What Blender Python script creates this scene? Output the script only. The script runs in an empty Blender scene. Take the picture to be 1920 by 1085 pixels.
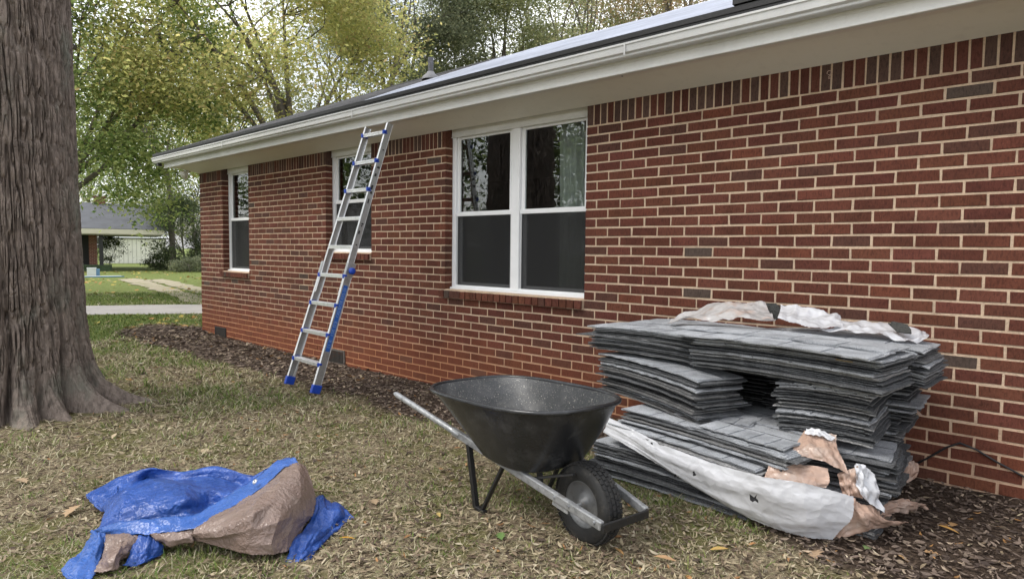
import bpy, math, random
import numpy as np
from mathutils import Vector, Matrix

SC = bpy.context.scene
COL = SC.collection
R = math.radians

# ------------------------------------------------------------------ camera
CAM = np.array([3.237, -4.630, 1.397])
CR = np.array([0.7387587, 0.6738666, 0.0118075])
CU = np.array([-0.0500378, 0.0373686, 0.9980480])
CF = np.array([-0.6721099, 0.7379075, -0.0613252])
FPX, PW, PH = 1200.0, 1920.0, 1085.0
cd = bpy.data.cameras.new('camera')
cd.sensor_width = 36.0
cd.lens = FPX / PW * 36.0
cd.clip_start = 0.05
cd.clip_end = 2000
cam = bpy.data.objects.new('camera', cd)
COL.objects.link(cam)
cam.matrix_world = Matrix(((CR[0], CU[0], -CF[0], CAM[0]), (CR[1], CU[1], -CF[1], CAM[1]),
                           (CR[2], CU[2], -CF[2], CAM[2]), (0, 0, 0, 1)))
SC.camera = cam

# ------------------------------------------------------------------ world, sun, exposure
SUN_EL, SUN_AZ = R(52), R(215)        # azimuth clockwise from +Y
w = bpy.data.worlds.new('World'); SC.world = w; w.use_nodes = True
nt = w.node_tree; nt.nodes.clear()
out = nt.nodes.new('ShaderNodeOutputWorld'); bg = nt.nodes.new('ShaderNodeBackground')
sky = nt.nodes.new('ShaderNodeTexSky'); sky.sky_type = 'NISHITA'; sky.sun_disc = False
sky.sun_elevation = SUN_EL; sky.sun_rotation = SUN_AZ; sky.air_density = 1.0; sky.dust_density = 3.0
hsv = nt.nodes.new('ShaderNodeHueSaturation'); hsv.inputs['Saturation'].default_value = 0.55
tc = nt.nodes.new('ShaderNodeTexCoord'); mp = nt.nodes.new('ShaderNodeMapping'); mp.inputs['Scale'].default_value = (1, 1, 2.2)
no = nt.nodes.new('ShaderNodeTexNoise'); no.inputs['Scale'].default_value = 2.6; no.inputs['Detail'].default_value = 7
rp = nt.nodes.new('ShaderNodeValToRGB'); rp.color_ramp.elements[0].position = .36; rp.color_ramp.elements[1].position = .60
mx = nt.nodes.new('ShaderNodeMix'); mx.data_type = 'RGBA'
cl = nt.nodes.new('ShaderNodeRGB'); cl.outputs[0].default_value = (9.2, 9.3, 9.6, 1)
L = nt.links
L.new(tc.outputs['Generated'], mp.inputs[0]); L.new(mp.outputs[0], no.inputs['Vector']); L.new(no.outputs[0], rp.inputs[0])
L.new(sky.outputs[0], hsv.inputs['Color']); L.new(hsv.outputs[0], mx.inputs[6]); L.new(cl.outputs[0], mx.inputs[7])
L.new(rp.outputs[0], mx.inputs[0]); L.new(mx.outputs[2], bg.inputs[0]); bg.inputs[1].default_value = 0.12
L.new(bg.outputs[0], out.inputs[0])
sd = bpy.data.lights.new('sun', 'SUN'); sd.energy = 1.2; sd.angle = R(18); sd.color = (1, .96, .9)
sun = bpy.data.objects.new('sun', sd); COL.objects.link(sun)
sv = Vector((math.sin(SUN_AZ) * math.cos(SUN_EL), math.cos(SUN_AZ) * math.cos(SUN_EL), math.sin(SUN_EL)))
sun.rotation_euler = sv.to_track_quat('Z', 'Y').to_euler(); sun.location = (0, -10, 20)
SC.view_settings.view_transform = 'Standard'; SC.view_settings.look = 'None'
SC.view_settings.exposure = 1.0; SC.view_settings.gamma = 1.0
SC.render.engine = 'CYCLES'
SC.cycles.max_bounces = 6; SC.cycles.transparent_max_bounces = 12
SC.cycles.use_denoising = True

# ------------------------------------------------------------------ helpers
rng = np.random.default_rng(7)
random.seed(5)

def ray(x, y):
    return CF + CR * (x - PW / 2) / FPX - CU * (y - PH / 2) / FPX
def PY(x, y, Y):                       # point seen at photo pixel on the plane y = Y
    d = ray(x, y); return CAM + d * (Y - CAM[1]) / d[1]
def PZ(x, y, z):                       # the same on the level z
    d = ray(x, y); return CAM + d * (z - CAM[2]) / d[2]
def PD(x, y, t):                       # the same at depth t
    return CAM + ray(x, y) * t
def topx(P):
    v = np.asarray(P, float) - CAM; wd = v @ CF
    return PW / 2 + FPX * (v @ CR) / wd, PH / 2 - FPX * (v @ CU) / wd, wd

def sstep(a, b, x):
    t = np.clip((np.asarray(x, float) - a) / (b - a), 0, 1); return t * t * (3 - 2 * t)

_lat = {}
def nz2(x, y, seed=0):                 # smooth value noise 0..1
    if seed not in _lat: _lat[seed] = np.random.default_rng(1000 + seed).random((256, 256))
    g = _lat[seed]
    x = np.asarray(x, float); y = np.asarray(y, float)
    xi = np.floor(x).astype(int); yi = np.floor(y).astype(int)
    fx = x - xi; fy = y - yi; fx = fx * fx * (3 - 2 * fx); fy = fy * fy * (3 - 2 * fy)
    a = g[xi % 256, yi % 256]; b = g[(xi + 1) % 256, yi % 256]
    c = g[xi % 256, (yi + 1) % 256]; d = g[(xi + 1) % 256, (yi + 1) % 256]
    return a + (b - a) * fx + (c - a) * fy + (a - b - c + d) * fx * fy
def fbm(x, y, seed=0, o=4):
    s = 0; a = 1; t = 0
    for i in range(o):
        s = s + a * nz2(x * 2 ** i, y * 2 ** i, seed + i); t += a; a *= .5
    return s / t
def ridged(x, y, seed=0, o=3):
    s = 0; a = 1; t = 0
    for i in range(o):
        s = s + a * (1 - np.abs(2 * nz2(x * 2 ** i, y * 2 ** i, seed + i) - 1)); t += a; a *= .55
    return s / t

def groundz(x, y):
    x = np.asarray(x, float); y = np.asarray(y, float)
    z = -0.12 * sstep(1.6, -2.0, x)
    z = z + .018 * (fbm(x * .9 + 40, y * .9 + 40, 3, 3) - .5)
    z = z + .10 * np.exp(-(((x + 9.0) / .9) ** 2 + ((y + .5) / .6) ** 2))          # heap of mulch at the corner
    return z
def bedmask(x, y):                     # 1 inside the mulch bed along the wall
    x = np.asarray(x, float); y = np.asarray(y, float)
    edge = -1.04 - .53 * sstep(1.5, 2.6, x) - .12 * sstep(-5, -7, x) + .5 * (fbm(x * 1.3 + 9, y * 1.3 + 3, 11, 3) - .5)
    m = sstep(-.12, .12, y - edge)
    return m * sstep(-9.6, -8.7, x + .6 * (fbm(x, y, 15, 2) - .5))

def link(o, parent=None):
    COL.objects.link(o)
    if parent is not None: o.parent = parent
    return o
def tag(o, label=None, cat=None, group=None, kind=None):
    if label: o['label'] = label
    if cat: o['category'] = cat
    if group: o['group'] = group
    if kind: o['kind'] = kind
    return o
def empty(name, loc, rz=0, label=None, cat=None, group=None):
    o = bpy.data.objects.new(name, None); o.location = loc; o.rotation_euler = (0, 0, rz); o.empty_display_size = .1
    link(o); return tag(o, label, cat, group)
def obj(name, me, parent=None, loc=None):
    o = bpy.data.objects.new(name, me); link(o, parent)
    if loc is not None: o.location = loc
    return o
def np_mesh(name, V, F, mat, cols=None, smooth=False, tris=None):
    """V (n,3); F (m,4) quads; tris (k,3); cols per vertex (n,3)"""
    me = bpy.data.meshes.new(name)
    V = np.ascontiguousarray(V, dtype=np.float32)
    F = np.zeros((0, 4), int) if F is None else np.asarray(F, int).reshape(-1, 4)
    T = np.zeros((0, 3), int) if tris is None else np.asarray(tris, int).reshape(-1, 3)
    idx = np.concatenate([F.ravel(), T.ravel()]).astype(np.int32)
    st = np.concatenate([np.arange(len(F)) * 4, len(F) * 4 + np.arange(len(T)) * 3]).astype(np.int32)
    me.vertices.add(len(V)); me.vertices.foreach_set('co', V.ravel())
    me.loops.add(len(idx)); me.loops.foreach_set('vertex_index', idx)
    me.polygons.add(len(st)); me.polygons.foreach_set('loop_start', st)
    me.polygons.foreach_set('use_smooth', np.full(len(st), bool(smooth)))
    if cols is not None:
        ca = me.color_attributes.new('tint', 'FLOAT_COLOR', 'POINT')
        c = np.ones((len(V), 4), np.float32); c[:, :3] = cols; ca.data.foreach_set('color', c.ravel())
    me.update(calc_edges=True); me.validate()
    if mat is not None: me.materials.append(mat)
    return me

class MB:
    """collects shapes, builds ONE mesh object"""
    def __init__(s): s.v = []; s.q = []; s.t = []; s.n = 0
    def add(s, V, Q=(), T=()):
        b = s.n; s.v.extend([tuple(map(float, p)) for p in V]); s.n += len(V)
        s.q.extend([tuple(i + b for i in f) for f in Q]); s.t.extend([tuple(i + b for i in f) for f in T])
        return s
    def hexa(s, P):                    # 8 corners: bottom 4 ccw, top 4 ccw
        return s.add(P, [(0, 3, 2, 1), (4, 5, 6, 7), (0, 1, 5, 4), (1, 2, 6, 5), (2, 3, 7, 6), (3, 0, 4, 7)])
    def box(s, a, b):
        x0, y0, z0 = a; x1, y1, z1 = b
        return s.hexa([(x0, y0, z0), (x1, y0, z0), (x1, y1, z0), (x0, y1, z0), (x0, y0, z1), (x1, y0, z1), (x1, y1, z1), (x0, y1, z1)])
    def obox(s, c, ax, ay, az):        # centre and three half-axis vectors
        c, ax, ay, az = map(lambda p: np.asarray(p, float), (c, ax, ay, az))
        return s.hexa([c - ax - ay - az, c + ax - ay - az, c + ax + ay - az, c - ax + ay - az,
                       c - ax - ay + az, c + ax - ay + az, c + ax + ay + az, c - ax + ay + az])
    def tube(s, path, rad, n=8, caps=True):
        path = [np.asarray(p, float) for p in path]; k = len(path)
        rad = [rad] * k if np.isscalar(rad) else list(rad)
        V = []; up = None
        for i, p in enumerate(path):
            t = path[min(i + 1, k - 1)] - path[max(i - 1, 0)]; t = t / (np.linalg.norm(t) + 1e-9)
            if up is None or abs(up @ t) > .95: up = np.array([0, 0, 1.]) if abs(t[2]) < .9 else np.array([1., 0, 0])
            a = np.cross(t, up); a /= np.linalg.norm(a) + 1e-9; b = np.cross(a, t); up = b
            for j in range(n):
                q = 2 * math.pi * j / n; V.append(p + rad[i] * (math.cos(q) * a + math.sin(q) * b))
        Q = [(i * n + j, i * n + (j + 1) % n, (i + 1) * n + (j + 1) % n, (i + 1) * n + j) for i in range(k - 1) for j in range(n)]
        T = []
        if caps:
            V += [path[0], path[-1]]; c0, c1 = k * n, k * n + 1
            T = [(c0, (j + 1) % n, j) for j in range(n)] + [(c1, (k - 1) * n + j, (k - 1) * n + (j + 1) % n) for j in range(n)]
        return s.add(V, Q, T)
    def lathe(s, prof, c, ax, n=32):   # prof [(radius, along)], axis ax
        c = np.asarray(c, float); ax = np.asarray(ax, float); ax = ax / np.linalg.norm(ax)
        h = np.array([0, 0, 1.]) if abs(ax[2]) < .9 else np.array([1., 0, 0])
        a = np.cross(ax, h); a /= np.linalg.norm(a); b = np.cross(ax, a)
        V = [c + ax * z + r * (math.cos(2 * math.pi * j / n) * a + math.sin(2 * math.pi * j / n) * b) for r, z in prof for j in range(n)]
        k = len(prof)
        return s.add(V, [(i * n + j, i * n + (j + 1) % n, (i + 1) * n + (j + 1) % n, (i + 1) * n + j) for i in range(k - 1) for j in range(n)])
    def extrude(s, prof, x0, x1, closed=False):   # prof [(y,z)] along x
        k = len(prof)
        V = [(x0, y, z) for y, z in prof] + [(x1, y, z) for y, z in prof]
        return s.add(V, [(i, (i + 1) % k, k + (i + 1) % k, k + i) for i in range(k if closed else k - 1)])
    def grid(s, P):                    # P array (a,b,3)
        P = np.asarray(P, float); a, b = P.shape[:2]
        return s.add(P.reshape(-1, 3), [(i * b + j, i * b + j + 1, (i + 1) * b + j + 1, (i + 1) * b + j) for i in range(a - 1) for j in range(b - 1)])
    def mesh(s, name, mat, smooth=False):
        return np_mesh(name, np.array(s.v), s.q, mat, smooth=smooth, tris=s.t)
    def build(s, name, mat, parent=None, smooth=False, loc=None):
        return obj(name, s.mesh(name, mat, smooth), parent, loc)

def bevel(o, wd=.004, seg=2):
    m = o.modifiers.new('bevel', 'BEVEL'); m.width = wd; m.segments = seg; m.limit_method = 'ANGLE'; m.angle_limit = R(40); return o

# ------------------------------------------------------------------ materials
def M(name, col, rough=.6, metal=0., var=(), bump=(), attr=None, spec=.5, coat=0., world=False, trans=0., rvar=0., crease=()):
    """var: (scale, colour, lo, hi[, stretch[, detail]]) noise-mixed colours; bump: (scale, distance[, stretch])"""
    m = bpy.data.materials.new(name); m.use_nodes = True
    t = m.node_tree; N = t.nodes; LK = t.links
    b = N['Principled BSDF']
    b.inputs['Roughness'].default_value = rough; b.inputs['Metallic'].default_value = metal
    b.inputs['Specular IOR Level'].default_value = spec
    if coat: b.inputs['Coat Weight'].default_value = coat
    if world: co = N.new('ShaderNodeNewGeometry').outputs['Position']
    else: co = N.new('ShaderNodeTexCoord').outputs['Object']
    if attr:
        a = N.new('ShaderNodeAttribute'); a.attribute_name = attr; cur = a.outputs['Color']
    else:
        r = N.new('ShaderNodeRGB'); r.outputs[0].default_value = (*col, 1); cur = r.outputs[0]
    def noise(sc, stretch, det=5):
        mpn = N.new('ShaderNodeMapping'); mpn.inputs['Scale'].default_value = stretch
        n = N.new('ShaderNodeTexNoise'); n.inputs['Scale'].default_value = sc; n.inputs['Detail'].default_value = det
        n.inputs['Roughness'].default_value = .62
        LK.new(co, mpn.inputs[0]); LK.new(mpn.outputs[0], n.inputs['Vector']); return n.outputs[0]
    last = None
    for v in var:
        sc, c2, lo, hi = v[:4]; st = v[4] if len(v) > 4 else (1, 1, 1)
        n = noise(sc, st, v[5] if len(v) > 5 else 5)
        rp = N.new('ShaderNodeMapRange'); rp.interpolation_type = 'SMOOTHSTEP'
        rp.inputs[1].default_value = lo; rp.inputs[2].default_value = hi
        LK.new(n, rp.inputs[0]); last = rp.outputs[0]
        mix = N.new('ShaderNodeMix'); mix.data_type = 'RGBA'
        LK.new(rp.outputs[0], mix.inputs[0]); LK.new(cur, mix.inputs[6])
        if isinstance(c2, (int, float)):   # multiply
            mu = N.new('ShaderNodeMix'); mu.data_type = 'RGBA'; mu.blend_type = 'MULTIPLY'; mu.inputs[0].default_value = 1
            mu.inputs[7].default_value = (c2, c2, c2, 1); LK.new(cur, mu.inputs[6]); LK.new(mu.outputs[2], mix.inputs[7])
        else: mix.inputs[7].default_value = (*c2, 1)
        cur = mix.outputs[2]
    LK.new(cur, b.inputs['Base Color'])
    if rvar and last is not None:
        rr = N.new('ShaderNodeMapRange'); rr.inputs[3].default_value = rough - rvar; rr.inputs[4].default_value = rough + rvar
        LK.new(last, rr.inputs[0]); LK.new(rr.outputs[0], b.inputs['Roughness'])
    prev = None
    for bp in bump:
        sc, dist = bp[:2]; st = bp[2] if len(bp) > 2 else (1, 1, 1)
        bn = N.new('ShaderNodeBump'); bn.inputs['Distance'].default_value = dist; bn.inputs['Strength'].default_value = 1
        LK.new(noise(sc, st), bn.inputs['Height'])
        if prev: LK.new(prev, bn.inputs['Normal'])
        prev = bn.outputs[0]
    for sc, dist in crease:                # facets with sharp creases, as in crushed sheet
        wn = N.new('ShaderNodeTexNoise'); wn.inputs['Scale'].default_value = sc * .4; LK.new(co, wn.inputs['Vector'])
        wm_ = N.new('ShaderNodeMix'); wm_.data_type = 'VECTOR'; wm_.inputs[0].default_value = .12; LK.new(co, wm_.inputs[4]); LK.new(wn.outputs['Color'], wm_.inputs[5])
        vo = N.new('ShaderNodeTexVoronoi'); vo.inputs['Scale'].default_value = sc; LK.new(wm_.outputs[1], vo.inputs['Vector'])
        bn = N.new('ShaderNodeBump'); bn.inputs['Distance'].default_value = dist; LK.new(vo.outputs['Distance'], bn.inputs['Height'])
        if prev: LK.new(prev, bn.inputs['Normal'])
        prev = bn.outputs[0]
    if prev: LK.new(prev, b.inputs['Normal'])
    if trans:                          # thin translucent sheet: add a translucent lobe
        o = N['Material Output']; tr = N.new('ShaderNodeBsdfTranslucent'); LK.new(cur, tr.inputs[0])
        ms = N.new('ShaderNodeMixShader'); ms.inputs[0].default_value = trans
        LK.new(b.outputs[0], ms.inputs[1]); LK.new(tr.outputs[0], ms.inputs[2]); LK.new(ms.outputs[0], o.inputs[0])
        if prev: LK.new(prev, tr.inputs['Normal'])
    return m

def stain(m, zlo, zhi, col, amt, xa, xb, nsc=2.5):
    """red clay splashed up the wall: dirt that fades with height, with an uneven upper edge"""
    t = m.node_tree; N = t.nodes; LK = t.links; b = N['Principled BSDF']
    src = b.inputs['Base Color'].links[0].from_socket
    g = N.new('ShaderNodeNewGeometry'); sp = N.new('ShaderNodeSeparateXYZ'); LK.new(g.outputs['Position'], sp.inputs[0])
    n = N.new('ShaderNodeTexNoise'); n.inputs['Scale'].default_value = nsc; n.inputs['Detail'].default_value = 6; LK.new(g.outputs['Position'], n.inputs['Vector'])
    ad = N.new('ShaderNodeMath'); ad.operation = 'MULTIPLY_ADD'; ad.inputs[1].default_value = .55; LK.new(n.outputs[0], ad.inputs[0]); LK.new(sp.outputs['Z'], ad.inputs[2])
    mr = N.new('ShaderNodeMapRange'); mr.interpolation_type = 'SMOOTHSTEP'; mr.inputs[1].default_value = zhi + .27; mr.inputs[2].default_value = zlo + .27
    mr.inputs[3].default_value = 0; mr.inputs[4].default_value = amt; LK.new(ad.outputs[0], mr.inputs[0])
    mxr = N.new('ShaderNodeMapRange'); mxr.interpolation_type = 'SMOOTHSTEP'; mxr.inputs[1].default_value = xb; mxr.inputs[2].default_value = xa
    mxr.inputs[3].default_value = .35; LK.new(sp.outputs['X'], mxr.inputs[0])
    mm = N.new('ShaderNodeMath'); mm.operation = 'MULTIPLY'; LK.new(mr.outputs[0], mm.inputs[0]); LK.new(mxr.outputs[0], mm.inputs[1])
    mix = N.new('ShaderNodeMix'); mix.data_type = 'RGBA'; mix.inputs[7].default_value = (*col, 1)
    LK.new(mm.outputs[0], mix.inputs[0]); LK.new(src, mix.inputs[6]); LK.new(mix.outputs[2], b.inputs['Base Color'])

brick_m = M('brick', (1, 1, 1), .88, attr='tint', world=True, spec=.2,
            var=[(55, .6, .45, .68, (1.6, 1, .5)), (150, 1.6, .55, .72), (3.5, .8, .45, .65), (2.2, (.36, .27, .22), .72, .86), (220, (.45, .36, .3), .74, .8)],
            bump=[(70, .006, (1.6, 1, .45)), (240, .0025)])
mortar_m = M('mortar', (.60, .455, .33), .95, world=True, spec=.15, var=[(6, .8, .4, .7), (90, .8, .45, .7)], bump=[(120, .004), (30, .004)])
stain(brick_m, .02, .72, (.23, .070, .032), .46, -1.2, 1.5)
stain(mortar_m, .0, .75, (.46, .20, .09), .85, -1.0, 2.5)
white_m = M('white_paint', (.70, .70, .68), .42, world=True, var=[(3, .9, .4, .7), (40, .95, .5, .7), (1.5, .9, .5, .7, (1, 1, .2))], bump=[(20, .001)])
vinyl_m = M('white_vinyl', (.82, .83, .84), .33, var=[(5, .95, .45, .7)])
cream_m = M('cream_paint', (.80, .775, .70), .5, world=True, var=[(1.3, .93, .4, .7, (.3, 1, 1)), (14, .95, .5, .75)], bump=[(5, .002, (.2, 1, 1))])
gutter_m = M('gutter_paint', (.64, .645, .64), .36, world=True, var=[(2, .82, .45, .75, (.2, 1, 3)), (60, .93, .5, .7), (1.1, .88, .5, .7, (1, 1, .2))])
black_m = M('black_metal', (.012, .012, .013), .5, var=[(20, 1.8, .5, .7)])
roofold_m = M('roof_shingle', (.14, .14, .15), .92, world=True, var=[(3, .7, .4, .7), (60, 1.5, .5, .72), (9, .75, .45, .6, (1, .2, 1))], bump=[(150, .004)])
under_m = M('roof_underlayment', (.36, .385, .46), .6, world=True, var=[(2.2, .8, .4, .7), (.9, 1.2, .4, .6), (6, .7, .55, .75, (.25, 1, 1)), (14, (.15, .15, .17), .73, .78)], bump=[(3.5, .03, (.5, 1, 1)), (12, .008)])
lead_m = M('vent_pipe', (.10, .10, .11), .6, var=[(20, 1.5, .5, .7)])
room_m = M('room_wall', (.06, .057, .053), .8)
curtain_m = M('curtain', (.62, .62, .58), .8, var=[(8, .85, .4, .6)], trans=.3)
alu_m = M('ladder_aluminium', (.80, .81, .82), .36, metal=.55, var=[(30, .8, .5, .75, (1, 1, .3)), (7, .9, .45, .7)], bump=[(60, .001)], rvar=.08)
aluside_m = M('ladder_rail_side', (.50, .51, .51), .45, metal=.7, var=[(12, .7, .5, .75), (60, .8, .5, .7)], rvar=.08)
bluep_m = M('blue_plastic', (.012, .06, .42), .42, var=[(30, .8, .5, .7)])
label_m = M('blue_sticker', (.02, .11, .42), .4, var=[(60, (.12, .25, .55), .62, .7)])
mark_m = M('sticker_print', (.30, .42, .66), .5)
ink_m = M('black_print', (.03, .03, .03), .6)
tray_m = M('black_tray', (.016, .017, .019), .38, var=[(9, (.04, .041, .043), .45, .75), (140, (.20, .20, .19), .68, .74), (5, 1.5, .5, .7), (30, (.13, .13, .13), .71, .74, (.12, 1, 1))], bump=[(70, .0012), (14, .001)], rvar=.12)
trayin_m = M('black_tray_inside', (.024, .026, .029), .5, var=[(6, (.06, .062, .065), .42, .7), (170, (.5, .48, .42), .60, .70), (48, (.42, .40, .35), .64, .72), (2.5, (.09, .088, .082), .55, .75)], bump=[(60, .0015)])
galv_m = M('galvanised_steel', (.36, .37, .38), .5, metal=.55, var=[(25, .6, .45, .7), (8, (.22, .19, .16), .6, .8), (90, 1.3, .55, .7)], rvar=.1)
dark_m = M('dark_steel', (.02, .02, .02), .5, metal=.3, var=[(30, (.08, .05, .035), .58, .75), (90, 1.6, .5, .7)])
tyre_m = M('tyre_rubber', (.017, .017, .017), .72, var=[(20, (.05, .046, .04), .5, .75), (90, (.10, .09, .07), .66, .78)], bump=[(80, .002)])
rimw_m = M('wheel_rim', (.17, .175, .18), .5, metal=.4, var=[(14, .6, .45, .7), (60, (.15, .125, .10), .6, .75)])
sh_top_m = M('shingle_granules', (.47, .49, .52), .93, var=[(420, .42, .46, .62, (1, 1, 1), 2), (300, 1.7, .55, .7, (1, 1, 1), 2), (7, .74, .42, .7), (3, .8, .4, .6)], bump=[(420, .003)], spec=.25)
sh_m = M('shingle_felt', (.15, .155, .162), .95, var=[(120, .45, .42, .62, (1, 1, 3)), (40, 1.9, .55, .75, (1, 1, 5)), (9, .7, .4, .65)], bump=[(200, .004)], spec=.2)
slot_m = M('shingle_dark_band', (.025, .026, .028), .9, var=[(200, 1.8, .5, .7)])
plasw_m = M('white_wrapper_film', (.72, .73, .76), .2, var=[(5, .92, .45, .7), (60, (.16, .16, .16), .78, .81), (2.3, .94, .4, .6)], bump=[(9, .003)], crease=[(6, .014), (17, .006)], trans=.18)
plast_m = M('tan_wrapper_film', (.52, .36, .28), .2, var=[(7, (.62, .50, .43), .45, .7), (3, .85, .4, .6)], bump=[(12, .003)], crease=[(12, .014), (34, .004)], trans=.2)
plasc_m = M('cloudy_wrapper_film', (.58, .56, .55), .22, var=[(9, (.60, .48, .42), .5, .7), (40, .9, .5, .7)], bump=[(12, .003)], crease=[(10, .014), (30, .004)], trans=.3)
tarpb_m = M('blue_tarp', (.022, .075, .315), .34, var=[(7, (.038, .105, .39), .45, .7), (3, .8, .4, .65), (70, 1.2, .55, .7)], bump=[(110, .0010), (9, .004)], crease=[(8, .018), (24, .008), (60, .002)], trans=.05)
tarph_m = M('blue_tarp_hem', (.038, .11, .37), .32, var=[(9, 1.25, .5, .7), (3, .85, .4, .65)], bump=[(110, .0010)], crease=[(16, .007), (46, .003)])
tarpn_m = M('brown_tarp', (.235, .168, .14), .27, var=[(8, (.285, .215, .182), .45, .7), (3, .88, .4, .6)], bump=[(80, .0006)], crease=[(9, .006), (26, .006), (60, .003)], trans=.05)
bark_m = M('bark', (.235, .19, .16), .95, spec=.15, world=True, var=[(26, .62, .42, .62, (1, 1, .2)), (70, 1.3, .52, .72, (1, 1, .3)), (3, (.20, .195, .16), .5, .75, (1, 1, .6)), (9, .8, .45, .65)], bump=[(38, .016, (1, 1, .22)), (110, .006, (1, 1, .45))])
twig_m = M('branch_bark', (.15, .13, .11), .95, world=True, var=[(9, .6, .4, .7)], bump=[(20, .02)])
leaf_m = M('leaf', (1, 1, 1), .6, attr='tint', trans=.65, spec=.4)
litter_m = M('leaf_litter', (1, 1, 1), .8, attr='tint', spec=.25, trans=.1)
grass_m = M('grass_blade', (1, 1, 1), .7, attr='tint', spec=.25, trans=.2)
asph_m = M('pale_asphalt', (.36, .34, .325), .95, world=True, var=[(1.2, .85, .4, .7), (40, .85, .45, .7), (4, (.3, .2, .12), .68, .8)], bump=[(120, .004)])
track_m = M('worn_track', (.34, .30, .21), .95, world=True, var=[(1.5, (.2, .2, .09), .5, .7), (20, .8, .4, .7)], bump=[(60, .01)])

def ground_material():
    m = bpy.data.materials.new('lawn_soil'); m.use_nodes = True
    t = m.node_tree; N = t.nodes; LK = t.links; b = N['Principled BSDF']; b.inputs['Roughness'].default_value = .95; b.inputs['Specular IOR Level'].default_value = .15
    g = N.new('ShaderNodeNewGeometry').outputs['Position']
    at = N.new('ShaderNodeAttribute'); at.attribute_name = 'tint'; sp = N.new('ShaderNodeSeparateColor'); LK.new(at.outputs['Color'], sp.inputs[0])
    def ns(sc, det=6):
        n = N.new('ShaderNodeTexNoise'); n.inputs['Scale'].default_value = sc; n.inputs['Detail'].default_value = det; n.inputs['Roughness'].default_value = .65
        LK.new(g, n.inputs['Vector']); return n.outputs[0]
    def ramp(s, lo, hi):
        r = N.new('ShaderNodeMapRange'); r.interpolation_type = 'SMOOTHSTEP'; r.inputs[1].default_value = lo; r.inputs[2].default_value = hi; LK.new(s, r.inputs[0]); return r.outputs[0]
    def mix(f, a, c):
        x = N.new('ShaderNodeMix'); x.data_type = 'RGBA'
        LK.new(f, x.inputs[0])
        for k, v in ((6, a), (7, c)):
            if isinstance(v, tuple): x.inputs[k].default_value = (*v, 1)
            else: LK.new(v, x.inputs[k])
        return x.outputs[2]
    c = mix(ramp(ns(28), .4, .62), (.165, .125, .085), (.31, .26, .165))
    c = mix(ramp(ns(2.1), .42, .62), c, (.145, .135, .055))
    c = mix(sp.outputs['Green'], c, mix(ramp(ns(9), .35, .65), (.10, .155, .035), (.19, .20, .065)))   # the greener lawn further out
    d = mix(ramp(ns(45), .38, .66), (.035, .024, .018), (.105, .075, .055))
    c = mix(sp.outputs['Red'], c, d)
    LK.new(c, b.inputs['Base Color'])
    bn = N.new('ShaderNodeBump'); bn.inputs['Distance'].default_value = .03; LK.new(ns(40), bn.inputs['Height']); LK.new(bn.outputs[0], b.inputs['Normal'])
    return m
ground_m = ground_material()

def glass_material(name, tint, refl_rough=0.0, wav=.0012, opaque=0., dark=(.02, .022, .022), fres=1.0):
    m = bpy.data.materials.new(name); m.use_nodes = True
    t = m.node_tree; N = t.nodes; LK = t.links; N.remove(N['Principled BSDF'])
    o = N['Material Output']
    tr = N.new('ShaderNodeBsdfTransparent'); tr.inputs[0].default_value = (*tint, 1)
    gl = N.new('ShaderNodeBsdfGlossy'); gl.inputs['Roughness'].default_value = refl_rough
    lw = N.new('ShaderNodeLayerWeight'); lw.inputs[0].default_value = .5
    pw_ = N.new('ShaderNodeMath'); pw_.operation = 'POWER'; pw_.inputs[1].default_value = 4.2; LK.new(lw.outputs['Facing'], pw_.inputs[0])
    fr = N.new('ShaderNodeMath'); fr.operation = 'MULTIPLY_ADD'; fr.inputs[1].default_value = .9 * fres; fr.inputs[2].default_value = .085 * fres; fr.use_clamp = True; LK.new(pw_.outputs[0], fr.inputs[0])
    base = tr.outputs[0]
    if opaque:
        df = N.new('ShaderNodeBsdfDiffuse'); df.inputs[0].default_value = (*dark, 1)
        m0 = N.new('ShaderNodeMixShader'); m0.inputs[0].default_value = opaque; LK.new(tr.outputs[0], m0.inputs[1]); LK.new(df.outputs[0], m0.inputs[2]); base = m0.outputs[0]
    if wav:
        tcn = N.new('ShaderNodeTexCoord'); n = N.new('ShaderNodeTexNoise'); n.inputs['Scale'].default_value = 5; n.inputs['Detail'].default_value = 2
        LK.new(tcn.outputs['Object'], n.inputs['Vector']); bn = N.new('ShaderNodeBump'); bn.inputs['Distance'].default_value = wav * 4
        LK.new(n.outputs[0], bn.inputs['Height']); LK.new(bn.outputs[0], gl.inputs['Normal'])
    ms = N.new('ShaderNodeMixShader'); LK.new(fr.outputs[0], ms.inputs[0]); LK.new(base, ms.inputs[1]); LK.new(gl.outputs[0], ms.inputs[2]); LK.new(ms.outputs[0], o.inputs[0])
    return m
glass_m = glass_material('window_glass', (.82, .86, .85), wav=.00022)
screen_m = glass_material('insect_screen', (.8, .8, .8), refl_rough=.6, wav=0, opaque=.38, dark=(.04, .041, .042), fres=.12)

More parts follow.
